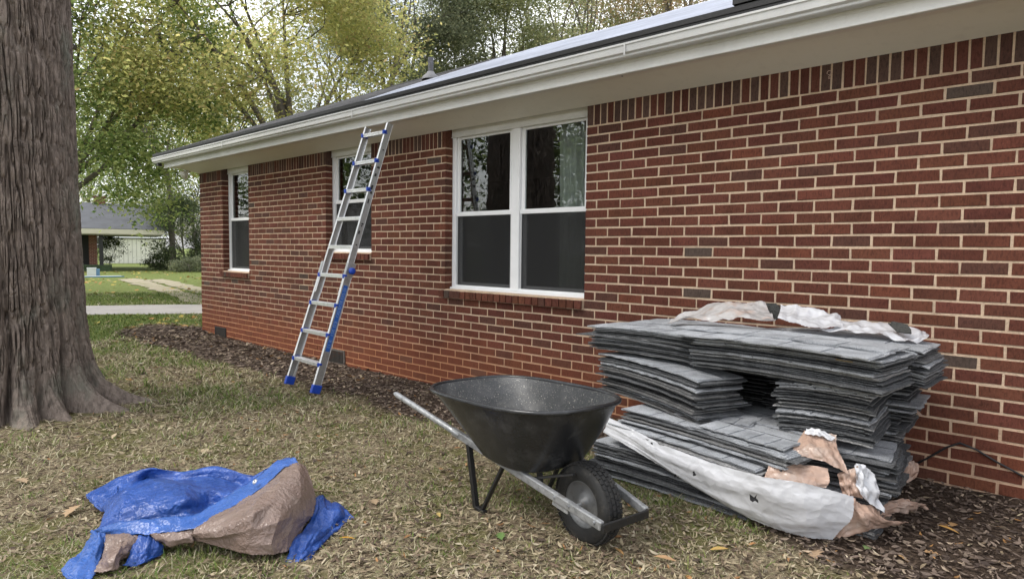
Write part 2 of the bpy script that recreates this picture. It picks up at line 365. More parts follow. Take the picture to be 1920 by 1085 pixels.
# ------------------------------------------------------------------ ground, road, far drive
def axis(parts):
    return np.unique(np.round(np.concatenate([np.arange(a, b, s) for a, b, s in parts]), 4))
gx = axis([(-420, -80, 34), (-80, -24, 4), (-24, -13, .5), (-13, -7, .16), (-7, 4.2, .09), (4.2, 12, .8), (12, 120, 12), (120, 460, 40)])
gy = axis([(-420, -60, 40), (-60, -8, 4), (-8, -4.6, .4), (-4.6, .4, .075), (.4, 2, .3), (2, 30, 2.0), (30, 100, 10), (100, 480, 40)])
GX, GY = np.meshgrid(gx, gy, indexing='ij')
near = sstep(-16, -11, GX) * sstep(16, 9, GX) * sstep(-12, -7, GY)
GZ = groundz(GX, GY) * 1.0
bed = bedmask(GX, GY) * (GY < .35) * (GX < 12)
GZ = GZ + .03 * bed * near * (fbm(GX * 3, GY * 3, 21, 3) - .3)
far = sstep(-6.5, -9.5, GX + .8 * (fbm(GX * .6, GY * .6, 31, 3) - .5)) * (1 - bed)
cols = np.stack([bed, far, np.zeros_like(bed)], -1)
a, b_ = GX.shape
ii = (np.arange(a - 1)[:, None] * b_ + np.arange(b_ - 1)[None]).ravel()
me = np_mesh('ground', np.stack([GX, GY, GZ], -1).reshape(-1, 3), np.stack([ii, ii + b_, ii + b_ + 1, ii + 1], -1), ground_m, cols=cols.reshape(-1, 3), smooth=True)
tag(obj('ground', me), kind='structure')

ZR = -.112
def strip(name, edge0, edge1, mat, z, jit=.0, n=60, seed=1):
    """flat sheet between two polylines of plan points, each resampled to n"""
    def res(e):
        e = np.array(e, float); d = np.r_[0, np.cumsum(np.linalg.norm(np.diff(e, axis=0), axis=1))]
        t = np.linspace(0, d[-1], n); return np.stack([np.interp(t, d, e[:, 0]), np.interp(t, d, e[:, 1])], -1)
    A, B = res(edge0), res(edge1); rr = np.random.default_rng(seed)
    A = A + rr.normal(0, jit, A.shape); B = B + rr.normal(0, jit, B.shape)
    k = 6; P = np.stack([A + (B - A) * i / k for i in range(k + 1)], 0)
    Z = np.full(P.shape[:2], z)
    mb = MB().grid(np.concatenate([P, Z[..., None]], -1)); o = mb.build(name, mat); tag(o, kind='structure'); return o
n0 = PZ(120, 591, ZR); n1 = PZ(381, 588, ZR); f0 = PZ(120, 574, ZR); f1 = PZ(381, 570, ZR)
dn = (n1 - n0) / np.linalg.norm(n1 - n0); df_ = (f1 - f0) / np.linalg.norm(f1 - f0)
strip('road', [(n0 - dn * 40)[:2], n0[:2], n1[:2], (n1 + dn * 40)[:2]], [(f0 - df_ * 40)[:2], f0[:2], f1[:2], (f1 + df_ * 40)[:2]], asph_m, ZR + .006, .05, 160)
for tr, sd_ in (([(395, 570), (340, 552), (285, 536), (240, 523)], 4), ([(420, 555), (375, 544), (330, 533), (290, 524)], 5)):
    c = np.array([PZ(x, y, ZR)[:2] for x, y in tr]); wv = np.array([[.35, -.75], [.35, -.75], [.4, -.8], [.4, -.85]]) * .55
    o = strip('driveway_track', c - wv, c + wv, track_m, ZR + .012, .06, 40, sd_)

# ------------------------------------------------------------------ the house
house = empty('brick_house', (0, 0, 0), 0, 'long red brick ranch house with white gutter, cream eaves and grey roof', 'house')
CH, BM = .08, .2396                    # course height, brick module
JT = .0150
ZK0 = 31 * CH                          # bed joint under the soldier course
XL, XRT = -8.372, 6.6
TOPZ = 2.70
YR = .10                               # window recess
OPEN = [(-7.47, -6.545, 1.005), (-4.33, -3.315, 1.35), (-1.965, -.113, .975)]     # x0, x1, sill top

def intervals(zlo, zhi):
    seg = [(XL, XRT)]
    for x0, x1, zs in OPEN:
        if zhi > zs - .005:
            nseg = []
            for a, b in seg:
                if x0 > a: nseg.append((a, min(b, x0)))
                if x1 < b: nseg.append((max(a, x1), b))
            seg = nseg
    return seg
BRT = np.array([.134, .0465, .0305])
def brick_tint(r, x=0, z=0):
    k = r.random()
    if k < .012: c = np.array([.092, .063, .05])
    elif k < .12: c = np.array([.100, .045, .033])
    elif k < .16: c = np.array([.155, .052, .031])
    else: c = BRT * r.uniform(.82, 1.14) * np.array([1, r.uniform(.95, 1.10), r.uniform(.95, 1.08)])
    return c
def brick_geo(w_, h_, d_, r):
    c = .0022; q = lambda s=.0012: r.normal(0, s)
    x, z = w_ / 2, h_ / 2
    fr = [(-x + c + q(), q(.0008), -z + c + q()), (x - c + q(), q(.0008), -z + c + q()), (x - c + q(), q(.0008), z - c + q()), (-x + c + q(), q(.0008), z - c + q())]
    md = [(-x + q(), c, -z + q()), (x + q(), c, -z + q()), (x + q(), c, z + q()), (-x + q(), c, z + q())]
    bk = [(-x, d_, -z), (x, d_, -z), (x, d_, z), (-x, d_, z)]
    F = [(0, 1, 2, 3)] + [(4 + i, 4 + (i + 1) % 4, (i + 1) % 4, i) for i in range(4)] + [(8 + i, 8 + (i + 1) % 4, 4 + (i + 1) % 4, 4 + i) for i in range(4)]
    return fr + md + bk, F
rb = np.random.default_rng(3)
stretch, soldiers = [], []
rows = [(ZK0 - (k + .5) * CH, k) for k in range(0, 34)]
for zc, k in rows:
    off = 0 if k % 2 == 0 else BM / 2
    for a, b in intervals(zc - CH / 2, zc + CH / 2):
        i = math.floor((a - off) / BM)
        xs = [a]
        while True:
            i += 1; x = off + i * BM
            if x >= b - .035: break
            if x > a + .035: xs.append(x)
        xs.append(b)
        for q in range(len(xs) - 1):
            l, r_ = xs[q], xs[q + 1]
            l2 = l + (JT / 2 if q > 0 else 0); r2 = r_ - (JT / 2 if q < len(xs) - 2 else 0)
            stretch.append(((l2 + r2) / 2, zc, r2 - l2, CH - JT, q > 0 and q < len(xs) - 2 and abs(r2 - l2 - (BM - JT)) < 1e-4))
SM = BM / 3.5
for a, b in intervals(ZK0 + .05, ZK0 + .1):
    n = max(1, round((b - a) / SM)); s = (b - a) / n
    for i in range(n):
        el, er = (JT * .45 if i == 0 else 0), (JT * .45 if i == n - 1 else 0)      # end bricks reach the opening's edge
        soldiers.append((a + (i + .5) * s + (er - el) / 2, (ZK0 + TOPZ) / 2 + JT / 4, s - JT * .9 + el + er, TOPZ - ZK0 - JT / 2))
# the mortar body
wm = MB()
def mort(x0, x1, z0, z1, el, er): wm.box((x0 + (.005 if el else 0), .0046, z0), (x1 - (.006 if er else 0), .20, z1))
zb = -.45
lev = sorted(set([zb, TOPZ] + [o[2] - .005 for o in OPEN]))
for z0, z1 in zip(lev[:-1], lev[1:]):
    for a, b in intervals(z1 - .02, z1): mort(a, b, z0, z1, True, b < XRT - .1)
wall = wm.build('wall', mortar_m, house); wall['label'] = 'brick wall with tan mortar joints'
# bricks: the largest in view one by one, the rest joined
def hidden_px(u, v):
    return 1105 < u < 1760 and v > 575 or (800 < u < 1175 and v > 715)
cand = []
for j, (x, z, w_, h_, full) in enumerate(stretch):
    u, v, dpt = topx((x, 0, z))
    if full and dpt > .5 and -20 < u < 1990 and -30 < v < 1120 and not hidden_px(u, v) and z > .06: cand.append((dpt, j))
cand.sort(); solo = set(j for _, j in cand[:296])
variants = []
for q in range(24):
    V, F = brick_geo(BM - JT, CH - JT, .1, rb)
    variants.append(np_mesh('brick', np.array(V), F, brick_m, cols=np.tile(np.array([.09, .064, .052]) if q == 0 else brick_tint(rb), (12, 1))))
Vs, Fs, Cs, n = [], [], [], 0
for j, (x, z, w_, h_, full) in enumerate(stretch):
    if j in solo:
        o = obj('brick', variants[rb.integers(1, 24) if rb.random() > .02 else 0], wall, (x + rb.normal(0, .001), float(np.clip(rb.normal(0, .0009), -.002, .001)), z + rb.normal(0, .0008))); o.rotation_euler = (0, rb.normal(0, .003), 0)
    else:
        V, F = brick_geo(w_, h_, .1, rb); V = np.array(V) + (x, float(np.clip(rb.normal(0, .0009), -.002, .001)), z)
        Vs.append(V); Fs.append(np.array(F) + n); n += 12; Cs.append(np.tile(brick_tint(rb), (12, 1)))
o = obj('brickwork', np_mesh('brickwork', np.concatenate(Vs), np.concatenate(Fs), brick_m, cols=np.concatenate(Cs)), wall); tag(o, kind='stuff')
svar = {}
for x, z, w_, h_ in soldiers:
    key = (round(w_, 4), int(rb.integers(9)))
    if key not in svar:
        V, F = brick_geo(w_, h_, .1, rb)
        c = brick_tint(rb) * np.array([.8, .85, .9]) if rb.random() < .6 else np.array([.095, .056, .045]) * rb.uniform(.8, 1.2)
        svar[key] = np_mesh('soldier_brick', np.array(V), F, brick_m, cols=np.tile(c, (12, 1)))
    obj('soldier_brick', svar[key], wall, (x, rb.normal(0, .001), z))
# brick sills (rowlock, sloping)
for (x0, x1, zs) in OPEN:
    sl = MB().box((x0 + .004, -.02, zs - .10), (x1 - .004, YR + .02, zs - .014)).build('brick_sill', mortar_m, house)
    e0 = x0 - .055; n = round((x1 - e0) / .083); s = (x1 - e0) / n
    rs = np.random.default_rng(int(abs(x0) * 100))
    for i in range(n):
        V, F = brick_geo(s - .011, .088, .17, rs); V = np.array(V); V[:, 2] -= (V[:, 1] < .01) * (V[:, 2] > 0) * .016
        d = .046 + rs.normal(0, .0015)
        obj('sill_brick', np_mesh('sill_brick', V, F, brick_m, cols=np.tile(brick_tint(rs), (12, 1))), sl, (e0 + (i + .5) * s, -d, zs - .05))
# gable end wall and back, plain brickwork out of view
def bricktex():
    m = bpy.data.materials.new('brick_far'); m.use_nodes = True; t = m.node_tree; N = t.nodes
    g = N.new('ShaderNodeNewGeometry'); sp = N.new('ShaderNodeSeparateXYZ'); cb = N.new('ShaderNodeCombineXYZ'); ad = N.new('ShaderNodeMath')
    t.links.new(g.outputs['Position'], sp.inputs[0]); t.links.new(sp.outputs['X'], ad.inputs[0]); t.links.new(sp.outputs['Y'], ad.inputs[1])
    t.links.new(ad.outputs[0], cb.inputs[0]); t.links.new(sp.outputs['Z'], cb.inputs[1])
    b = N.new('ShaderNodeTexBrick'); b.inputs['Scale'].default_value = 1; b.inputs['Brick Width'].default_value = BM; b.inputs['Row Height'].default_value = CH
    b.inputs['Mortar Size'].default_value = .006; b.inputs['Color1'].default_value = (.17, .05, .033, 1); b.inputs['Color2'].default_value = (.12, .045, .035, 1); b.inputs['Mortar'].default_value = (.48, .36, .26, 1)
    t.links.new(cb.outputs[0], b.inputs[0]); t.links.new(b.outputs[0], N['Principled BSDF'].inputs[0]); N['Principled BSDF'].inputs['Roughness'].default_value = .9
    return m
brickfar_m = bricktex()
gm = MB().box((XL + .012, .205, zb), (XL + .25, 9.2, 2.72)).box((XL + .3, 8.95, zb), (XRT, 9.2, 2.72)).box((XRT - .25, .205, zb), (XRT, 8.9, 2.72))
gm.add([(XL + .02, 0.1, 2.72), (XL + .02, 9.1, 2.72), (XL + .02, 4.6, 4.75), (XL + .2, 0.1, 2.72), (XL + .2, 9.1, 2.72), (XL + .2, 4.6, 4.75)], [(0, 1, 4, 3), (1, 2, 5, 4), (2, 0, 3, 5)], [(0, 2, 1), (3, 4, 5)])
gm.build('gable_wall', brickfar_m, house)
# rooms behind the windows
ra, rbx = XL + .3, 3.5
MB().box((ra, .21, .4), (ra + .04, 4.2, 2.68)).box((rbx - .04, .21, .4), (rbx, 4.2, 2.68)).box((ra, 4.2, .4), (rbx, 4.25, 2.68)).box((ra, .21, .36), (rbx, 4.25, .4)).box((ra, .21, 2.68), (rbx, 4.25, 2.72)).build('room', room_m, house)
# windows
def frame_ring(mb, x0, x1, z0, z1, t, y0, y1):
    mb.box((x0, y0, z0), (x0 + t, y1, z1)).box((x1 - t, y0, z0), (x1, y1, z1))
    mb.box((x0 + t, y0 + .001, z0), (x1 - t, y1 - .001, z0 + t)).box((x0 + t, y0 + .001, z1 - t), (x1 - t, y1 - .001, z1))
def window(x0, x1, zs, lites, zm, label):
    root = empty('window', ((x0 + x1) / 2, 0, 0)); root.parent = house; root['label'] = label
    cx = (x0 + x1) / 2; y0 = YR
    X0, X1 = x0 + .002 - cx, x1 - .002 - cx; Z0, Z1 = zs - .012, 2.665
    f = MB(); frame_ring(f, X0, X1, Z0, Z1, .052, y0, y0 + .09); bevel(f.build('frame', vinyl_m, root), .004)
    h = MB().box((X0, y0 - .012, Z1 - .065), (X1, y0 - .001, Z1 + .02)).box((X0, y0 - .02, Z1 - .075), (X1, y0 - .001, Z1 - .0655)); bevel(h.build('head_trim', white_m, root), .003)
    s = MB().box((X0, y0 - .03, Z0), (X1, y0 - .001, Z0 + .028)); bevel(s.build('sill_nose', vinyl_m, root), .004)
    zt = Z1 - .065; wtot = X1 - X0 - .104; mull = .105
    wl = (wtot - mull * (lites - 1)) / lites
    for i in range(lites):
        a = X0 + .052 + i * (wl + mull); b = a + wl
        if i: bevel(MB().box((a - mull, y0 - .006, Z0 + .03), (a, y0 + .08, zt)).build('mullion', vinyl_m, root), .006)
        u = MB(); frame_ring(u, a + .004, b - .004, zm - .02, zt + .012, .045, y0 + .022, y0 + .05); bevel(u.build('upper_sash', vinyl_m, root), .004)
        l = MB(); frame_ring(l, a + .004, b - .004, Z0 + .042, zm + .022, .04, y0 + .054, y0 + .08); bevel(l.build('lower_sash', vinyl_m, root), .004)
        bevel(MB().box((a + .002, y0 + .008, zm - .022), (b - .002, y0 + .0215, zm + .022)).build('meeting_rail', vinyl_m, root), .004)
        def pane(nm, z0, z1, y, mat, xa, xb):
            MB().box((xa, y, z0), (xb, y + .004, z1)).build(nm, mat, root)
        pane('upper_pane', zm + .02, zt - .02, y0 + .032, glass_m, a + .045, b - .045)
        pane('lower_pane', Z0 + .08, zm - .015, y0 + .066, glass_m, a + .04, b - .04)
        MB().box((a + .02, y0 + .016, Z0 + .045), (b - .02, y0 + .0175, zm - .01)).build('insect_screen', screen_m, root)
        sf = MB(); frame_ring(sf, a + .004, b - .004, Z0 + .032, zm - .005, .018, y0 + .012, y0 + .02); sf.build('screen_frame', M_scr, root)
    return root
M_scr = M('screen_frame', (.50, .51, .52), .5)
window(*OPEN[0], 1, 1.845, 'single window nearest the far corner')
window(*OPEN[1], 1, 2.0, 'smaller window behind the ladder')
wroot = window(*OPEN[2], 2, 1.775, 'large double window with curtain at its right edge')
def curtain(xa, xb, y, z0, z1, parent, nf=7):
    u = np.linspace(0, 1, nf * 8 + 1); X = xa + (xb - xa) * u; Y = y + .022 * np.sin(u * nf * 2 * math.pi) + .01 * np.sin(u * 17)
    Z = np.linspace(z0, z1, 6); P = np.zeros((6, len(u), 3))
    for i, z in enumerate(Z): P[i] = np.stack([X + .01 * math.sin(i), Y * 1, np.full_like(u, z)], -1)
    MB().grid(P).build('curtain', curtain_m, parent, smooth=True)
cx = (OPEN[2][0] + OPEN[2][1]) / 2
curtain(-.60 - cx, -.30 - cx, .25, .95, 2.64, wroot, 4)
# foundation vents
M_bar = M('vent_bar', (.045, .038, .032), .8)
for xv, zv in ((-7.615, -.055), (-4.10, -.03)):
    v = empty('foundation_vent', (xv, 0, zv)); v.parent = house
    fb = MB(); frame_ring(fb, -.21, .21, -.10, .10, .022, -.012, .02); fb.build('vent_frame', black_m if xv < -5 else M('rusty_vent', (.13, .11, .095), .85, var=[(20, .5, .4, .7)]), v)
    MB().box((-.19, .0, -.08), (.19, .004, .08)).build('vent_back', black_m, v)
    for i in range(12): MB().box((-.18 + i * .031, -.008, -.078), (-.165 + i * .031, -.001, .078)).build('vent_bar', M_bar, v)
# eaves
XE = -8.79

MB().box((XE, -.405, 2.7525), (XRT, -.296, 2.765)).build('soffit', cream_m, house)
XM = XL - .296
MB().add([(XM, -.296, 2.7524), (XRT, -.296, 2.7524), (XRT, -.003, 2.657), (XL - .003, -.003, 2.657), (XM, -.296, 2.762), (XRT, -.296, 2.762), (XRT, .1, 2.70), (XL + .1, .1, 2.70)],
         [(0, 1, 2, 3), (4, 7, 6, 5), (3, 2, 6, 7)]).build('cove_board', cream_m, house)
MB().add([(XM, -.296, 2.7524), (XL - .003, -.003, 2.657), (XL - .003, 1.2, 2.657), (XM, 1.2, 2.7524)], [(0, 1, 2, 3)]).build('return_cove', cream_m, house)
MB().box((XE, -.2955, 2.7527), (XM + .002, 1.2, 2.764)).build('return_soffit', cream_m, house)
bevel(MB().box((XE - .002, -.425, 2.735), (XRT, -.406, 2.93)).box((XE - .002, -.434, 2.737), (XRT, -.4251, 2.757)).box((XE - .002, -.432, 2.812), (XRT, -.4251, 2.84)).build('fascia_board', white_m, house), .003)
# boxed return at the far end
MB().add([(XE, -.404, 2.766), (XE, .6, 2.766), (XE, .6, 3.35), (XE, -.404, 2.97), (XE + .03, -.404, 2.766), (XE + .03, .6, 2.766), (XE + .03, .6, 3.35), (XE + .03, -.404, 2.97)],
         [(0, 3, 2, 1), (4, 5, 6, 7), (0, 1, 5, 4), (1, 2, 6, 5), (2, 3, 7, 6), (3, 0, 4, 7)]).build('eave_return', cream_m, house)
# gutter: K profile, open on top, with thickness
gp = [(-.432, 2.925), (-.432, 2.833), (-.508, 2.828), (-.515, 2.834), (-.516, 2.846), (-.535, 2.858), (-.540, 2.904), (-.549, 2.908), (-.549, 2.921), (-.540, 2.925)]
gi = [(y + .004 if y < -.44 else y + .003, z + .004) for y, z in reversed(gp[:-2])]
gx0 = -9.03
gut = MB().extrude(gp + gi, gx0, XRT, True)
k = len(gp)
gut.add([(gx0, y, z) for y, z in gp[:8]], [(0, 1, 2, 6), (2, 3, 5, 6)], [(3, 4, 5), (0, 6, 7)])
gutter = gut.build('gutter', gutter_m, house)
MB().box((-8.93, -.50, 2.78), (-8.85, -.44, 2.829)).build('gutter_outlet', black_m, house)
for xs_ in (-6.2, -2.9, .6, 3.6): MB().box((xs_, -.551, 2.832), (xs_ + .012, -.5485, 2.918)).build('gutter_seam', gutter_m, gutter)
# roof
RY, RZ, EY, EZ = 4.6, 5.128, -.525, 2.976
sl = (RZ - EZ) / (RY - EY)
prof = []
nr = 38
for i in range(nr):
    y = EY + (RY - EY) * i / nr; z = EZ + sl * (y - EY)
    prof += [(y, z), (y + .0005, z + .006)]
prof += [(RY, RZ + .01)]
bk = [(9.72, EZ), (9.72, EZ - .05), (RY, RZ - .10), (EY + .02, EZ - .055)]
rf = MB().extrude(prof + bk, -9.0, XRT, True)
npf = len(prof + bk)
roof = rf.build('roof', roofold_m, house)
MB().box((-8.98, EY - .012, EZ - .06), (XRT, EY - .001, EZ + .004)).box((-8.98, EY - .02, EZ - .03), (XRT, EY - .0125, EZ + .006)).build('drip_edge', black_m, roof)
MB().add([(-9.02, EY, EZ - .05), (-9.02, RY, RZ - .06), (-9.02, 9.72, EZ - .05), (-9.02, EY, EZ + .004), (-9.02, RY, RZ + .012), (-9.02, 9.72, EZ + .004)], [(0, 1, 4, 3), (1, 2, 5, 4)]).build('rake_edge', black_m, roof)
MB().extrude([(RY - .14, RZ - .14 * sl + .012), (RY, RZ + .03), (RY + .14, RZ - .14 * sl + .012), (RY, RZ + .012)], -9.0, -5.4, True).build('ridge_cap', M('ridge_cap', (.03, .03, .032), .9), roof)
# pale underlayment over the stripped part
nu, nv = 90, 40
U, Vv = np.meshgrid(np.linspace(0, 1, nu), np.linspace(0, 1, nv), indexing='ij')
yy = EY - .004 + (RY + .10 - EY) * Vv
xl = -2.75 - 2.7 * Vv ** .8 + .25 * (fbm(Vv * 9, Vv * 0, 51, 3) - .5)
xx = xl + (XRT - .02 - xl) * U
zz = np.where(yy < RY, EZ + sl * (yy - EY), RZ - sl * (yy - RY)) + .012 + .030 * ridged(xx * .9, yy * 1.8, 61, 3) * np.clip(Vv * 6, .1, 1) * np.clip(U * 12, .15, 1)
und = MB().grid(np.stack([xx, yy, zz], -1)).build('underlayment', under_m, roof, smooth=True); und['label'] = 'wrinkled pale grey roofing underlayment'
p0 = np.array([1.35, 0, 0])
MB().box((1.42, EY - .03, EZ + .015), (4.2, EY + .24, EZ + .085)).build('folded_felt', black_m, roof)
pb = np.array([-4.98, 2.35, EZ + sl * (2.35 - EY) - .02])
vp = empty('vent_pipe', tuple(pb)); vp.parent = roof
MB().tube([(0, 0, 0), (0, 0, .36)], .045, 14).build('pipe', lead_m, vp, smooth=False)
MB().lathe([(.15, .0), (.135, .05), (.075, .10), (.058, .13), (.046, .135)], (0, 0, 0), (0, 0, 1), 18).build('pipe_boot', M('boot', (.20, .20, .21), .6), vp, smooth=True)
# chalk mark, nail holes
ck = MB().tube([(1.86 + .014 * math.cos(q), -.003, 2.60 + .014 * math.sin(q)) for q in np.linspace(-2.2, 3.6, 12)], .0022, 5).tube([(1.868, -.003, 2.583), (1.855, -.003, 2.572), (1.87, -.003, 2.56), (1.855, -.003, 2.563)], .0025, 5)
ck.build('chalk_mark', M('chalk', (.5, .36, .3), .9), wall)
for hx, hy in ((.45, -.33),):
    MB().lathe([(.0001, 0), (.008, 0), (.007, .003), (.0001, .004)], (hx, hy, 2.7524), (0, 0, -1), 8).build('nail_hole', black_m, house)
# cable along the wall foot
cable = [PY(x, y, -.012) for x, y in ((1700, 878), (1740, 858), (1775, 838), (1800, 830), (1830, 842), (1870, 866), (1920, 893), (1985, 925))]
o = MB().tube(cable, .006, 7).build('cable', black_m, smooth=True); tag(o, 'thin black cable clipped to the foot of the brick wall', 'cable')
# flood lamp under the eave at the corner
fl = empty('flood_lamp', (-8.55, -.10, 2.74), 0, 'twin white flood lamp under the eave at the far house corner', 'lamp')
MB().lathe([(.0001, 0), (.055, 0), (.055, .025), (.02, .03), (.02, .06)], (0, 0, .01), (0, 0, -1), 16).build('lamp_base', lead_m, fl)
for dx, dy in ((-.07, -.03), (.05, -.09)):
    ax = np.array([dx * 1.2, dy * 1.6, -.10]); 
    MB().lathe([(.0001, -.01), (.024, 0), (.03, .05), (.06, .10), (.062, .125), (.04, .138), (.0001, .142)], (dx * .4, dy * .4, -.045), ax, 18).build('bulb', M('bulb_glass', (.75, .75, .72), .3), fl, smooth=True)
#PART2
# ------------------------------------------------------------------ trees
def leaf_cloud(P, size, r, palette, up=.5):
    """rhombic leaves at points P; palette [(weight, colour)]"""
    n = len(P)
    d = r.normal(size=(n, 3)); d /= np.linalg.norm(d, axis=1)[:, None]
    nrm = r.normal(size=(n, 3)); nrm[:, 2] = np.abs(nrm[:, 2]) + up; nrm /= np.linalg.norm(nrm, axis=1)[:, None]
    a = np.cross(nrm, d); a /= np.linalg.norm(a, axis=1)[:, None] + 1e-9; b = np.cross(nrm, a)
    s = size * r.uniform(.6, 1.3, n)[:, None]
    V = np.stack([P - a * s * .5, P + b * s * .27 + nrm * s * .06, P + a * s * .5, P - b * s * .27 + nrm * s * .06], 1).reshape(-1, 3)
    F = np.arange(n * 4).reshape(-1, 4)
    wts = np.array([p[0] for p in palette], float); cl = np.array([p[1] for p in palette], float)
    ci = r.choice(len(cl), n, p=wts / wts.sum())
    c = cl[ci] * r.uniform(.75, 1.25, n)[:, None]
    return V, F, np.repeat(c, 4, 0)

def tree(name, label, base, fork, centre, radii, n_leaf, leaf, palette, seed, tr=.25, limbs=6, clumps=70, spread=.9, group=None, shell=.55, sag=0., cat='tree', stems=1, trunk_mat=None):
    r = np.random.default_rng(seed)
    base = np.array(base, float); centre = np.array(centre, float); radii = np.array(radii, float)
    root = empty(name, tuple(base), 0, label, cat, group)
    top = np.array([base[0] + (centre[0] - base[0]) * .35, base[1] + (centre[1] - base[1]) * .35, fork])
    # clump centres
    d = r.normal(size=(clumps, 3)); d /= np.linalg.norm(d, axis=1)[:, None]
    rad = r.uniform(shell, 1, clumps) ** .6
    cc = centre + d * rad[:, None] * radii
    tk = MB()
    def bend(a, b, k=5, wob=.06, arch=0):
        L_ = np.linalg.norm(b - a); o1 = r.normal(0, wob * L_, 3)
        return [a + (b - a) * t + o1 * math.sin(math.pi * t) + np.array([0, 0, arch * L_ * math.sin(math.pi * t)]) for t in np.linspace(0, 1, k)]
    starts = []
    for s in range(stems):
        bb = base + (r.normal(0, .25, 3) * (stems > 1)) * (1, 1, 0); bb[2] = base[2] - .2
        tt = top + (r.normal(0, .8, 3) * (stems > 1))
        p = bend(bb, tt, 7, .03); tk.tube(p, [tr * (1.5 if i == 0 else 1 - .35 * i / 6) / (stems ** .4) for i in range(7)], 10, False)
        starts.append(tt)
    lim = []
    for i in range(limbs):
        dd = r.normal(size=3); dd /= np.linalg.norm(dd); dd[2] = abs(dd[2]) * .8 + .1
        e = centre + dd * radii * .62
        s0 = starts[i % stems]
        p = bend(s0 - (0, 0, r.uniform(0, .35) * (fork - base[2]) * .4), e, 7, .07, .05); lim.append(p)
        tk.tube(p, [tr * (.5 - .07 * j) for j in range(7)], 7, False)
    for c in (cc if leaf < .19 else cc[:12]):
        bp = min((q for p in lim for q in p[2:]), key=lambda q: np.linalg.norm(q - c) + r.uniform(0, .6))
        p = bend(bp, c, 5, .1, .04); tk.tube(p, [tr * (.11 - .022 * j) for j in range(5)], 5, False)
    obj('trunk', np_mesh('trunk', np.array(tk.v) - base, tk.q, trunk_mat or twig_m, smooth=True), root)
    k = r.choice(clumps, n_leaf, p=(lambda w_: w_ / w_.sum())(r.uniform(.35, 1.4, clumps)))
    P = cc[k] + r.normal(0, 1, (n_leaf, 3)) * spread * np.array([1, 1, .62]) * r.uniform(.6, 1.1, clumps)[k][:, None]
    P[:, 2] -= sag * r.random(n_leaf)
    V, F, C = leaf_cloud(P, leaf, r, palette)
    # clump-to-clump colour differences
    C = C * np.repeat(r.uniform(.82, 1.18, clumps)[k], 4)[:, None]
    obj('crown', np_mesh('crown', V - base, F, leaf_m, cols=C), root)
    return root
YG = [(4, (.50, .48, .18)), (4, (.44, .45, .17)), (2, (.58, .52, .22)), (1.5, (.32, .36, .13)), (.5, (.52, .40, .20))]
GR = [(4, (.23, .30, .10)), (3, (.33, .38, .14)), (2, (.13, .20, .06)), (1.5, (.38, .42, .15))]
GG = [(4, (.22, .25, .155)), (3, (.29, .31, .19)), (2, (.16, .185, .11)), (1, (.36, .36, .21))]
OL = [(3, (.31, .33, .165)), (3, (.26, .29, .145)), (2, (.39, .38, .20)), (1, (.19, .22, .11))]
ORG = [(3, (.40, .35, .20)), (2, (.45, .33, .19)), (2, (.34, .33, .18)), (1, (.46, .30, .17))]
DK = [(3, (.07, .095, .045)), (2, (.10, .13, .06)), (1, (.15, .175, .075))]
def at(x, y, t): return PD(x, y, t)
def gb(x, t):
    p = PD(x, 470, t); return (p[0], p[1], -.12)
tree('maple_tree', 'bright green leafy tree just right of the big trunk, reaching over the road', gb(60, 19), 3.2, at(215, 150, 19), (2.9, 2.9, 4.3), 29000, .135, GR, 11, .2, 7, 75, .62, 'trees beyond the house')
tree('yellow_tree', 'broad tree with yellow green autumn leaves behind the far end of the roof', gb(590, 21), 3.6, at(490, 120, 20.5), (4.6, 4.6, 4.3), 58000, .135, YG, 12, .26, 9, 120, .72, 'trees beyond the house')
tree('oak_tree', 'tall grey green tree with slim multiple stems behind the vent pipe', gb(752, 27), 7.0, at(770, 45, 27), (2.7, 3.4, 4.1), 48000, .14, GG, 13, .2, 8, 75, .62, 'trees beyond the house', stems=4)
tree('pine_tree', 'pale olive feathery tree right of the vent pipe behind the roof', gb(930, 30), 8.0, at(935, 60, 30), (2.5, 3.0, 4.0), 40000, .13, OL, 14, .2, 7, 60, .65, 'trees beyond the house')
tree('thin_tree', 'sparse light green tree with bare twigs behind the middle of the ridge', gb(1075, 29), 9.0, at(1090, 20, 29), (2.9, 3.0, 3.4), 17000, .14, OL, 15, .16, 9, 60, .8, 'trees beyond the house')
tree('autumn_tree', 'sparse orange brown tree behind the pale roof underlayment', gb(1260, 27), 10.0, at(1275, -25, 27), (3.1, 3.0, 3.3), 17000, .14, ORG, 16, .16, 8, 60, .8, 'trees beyond the house')
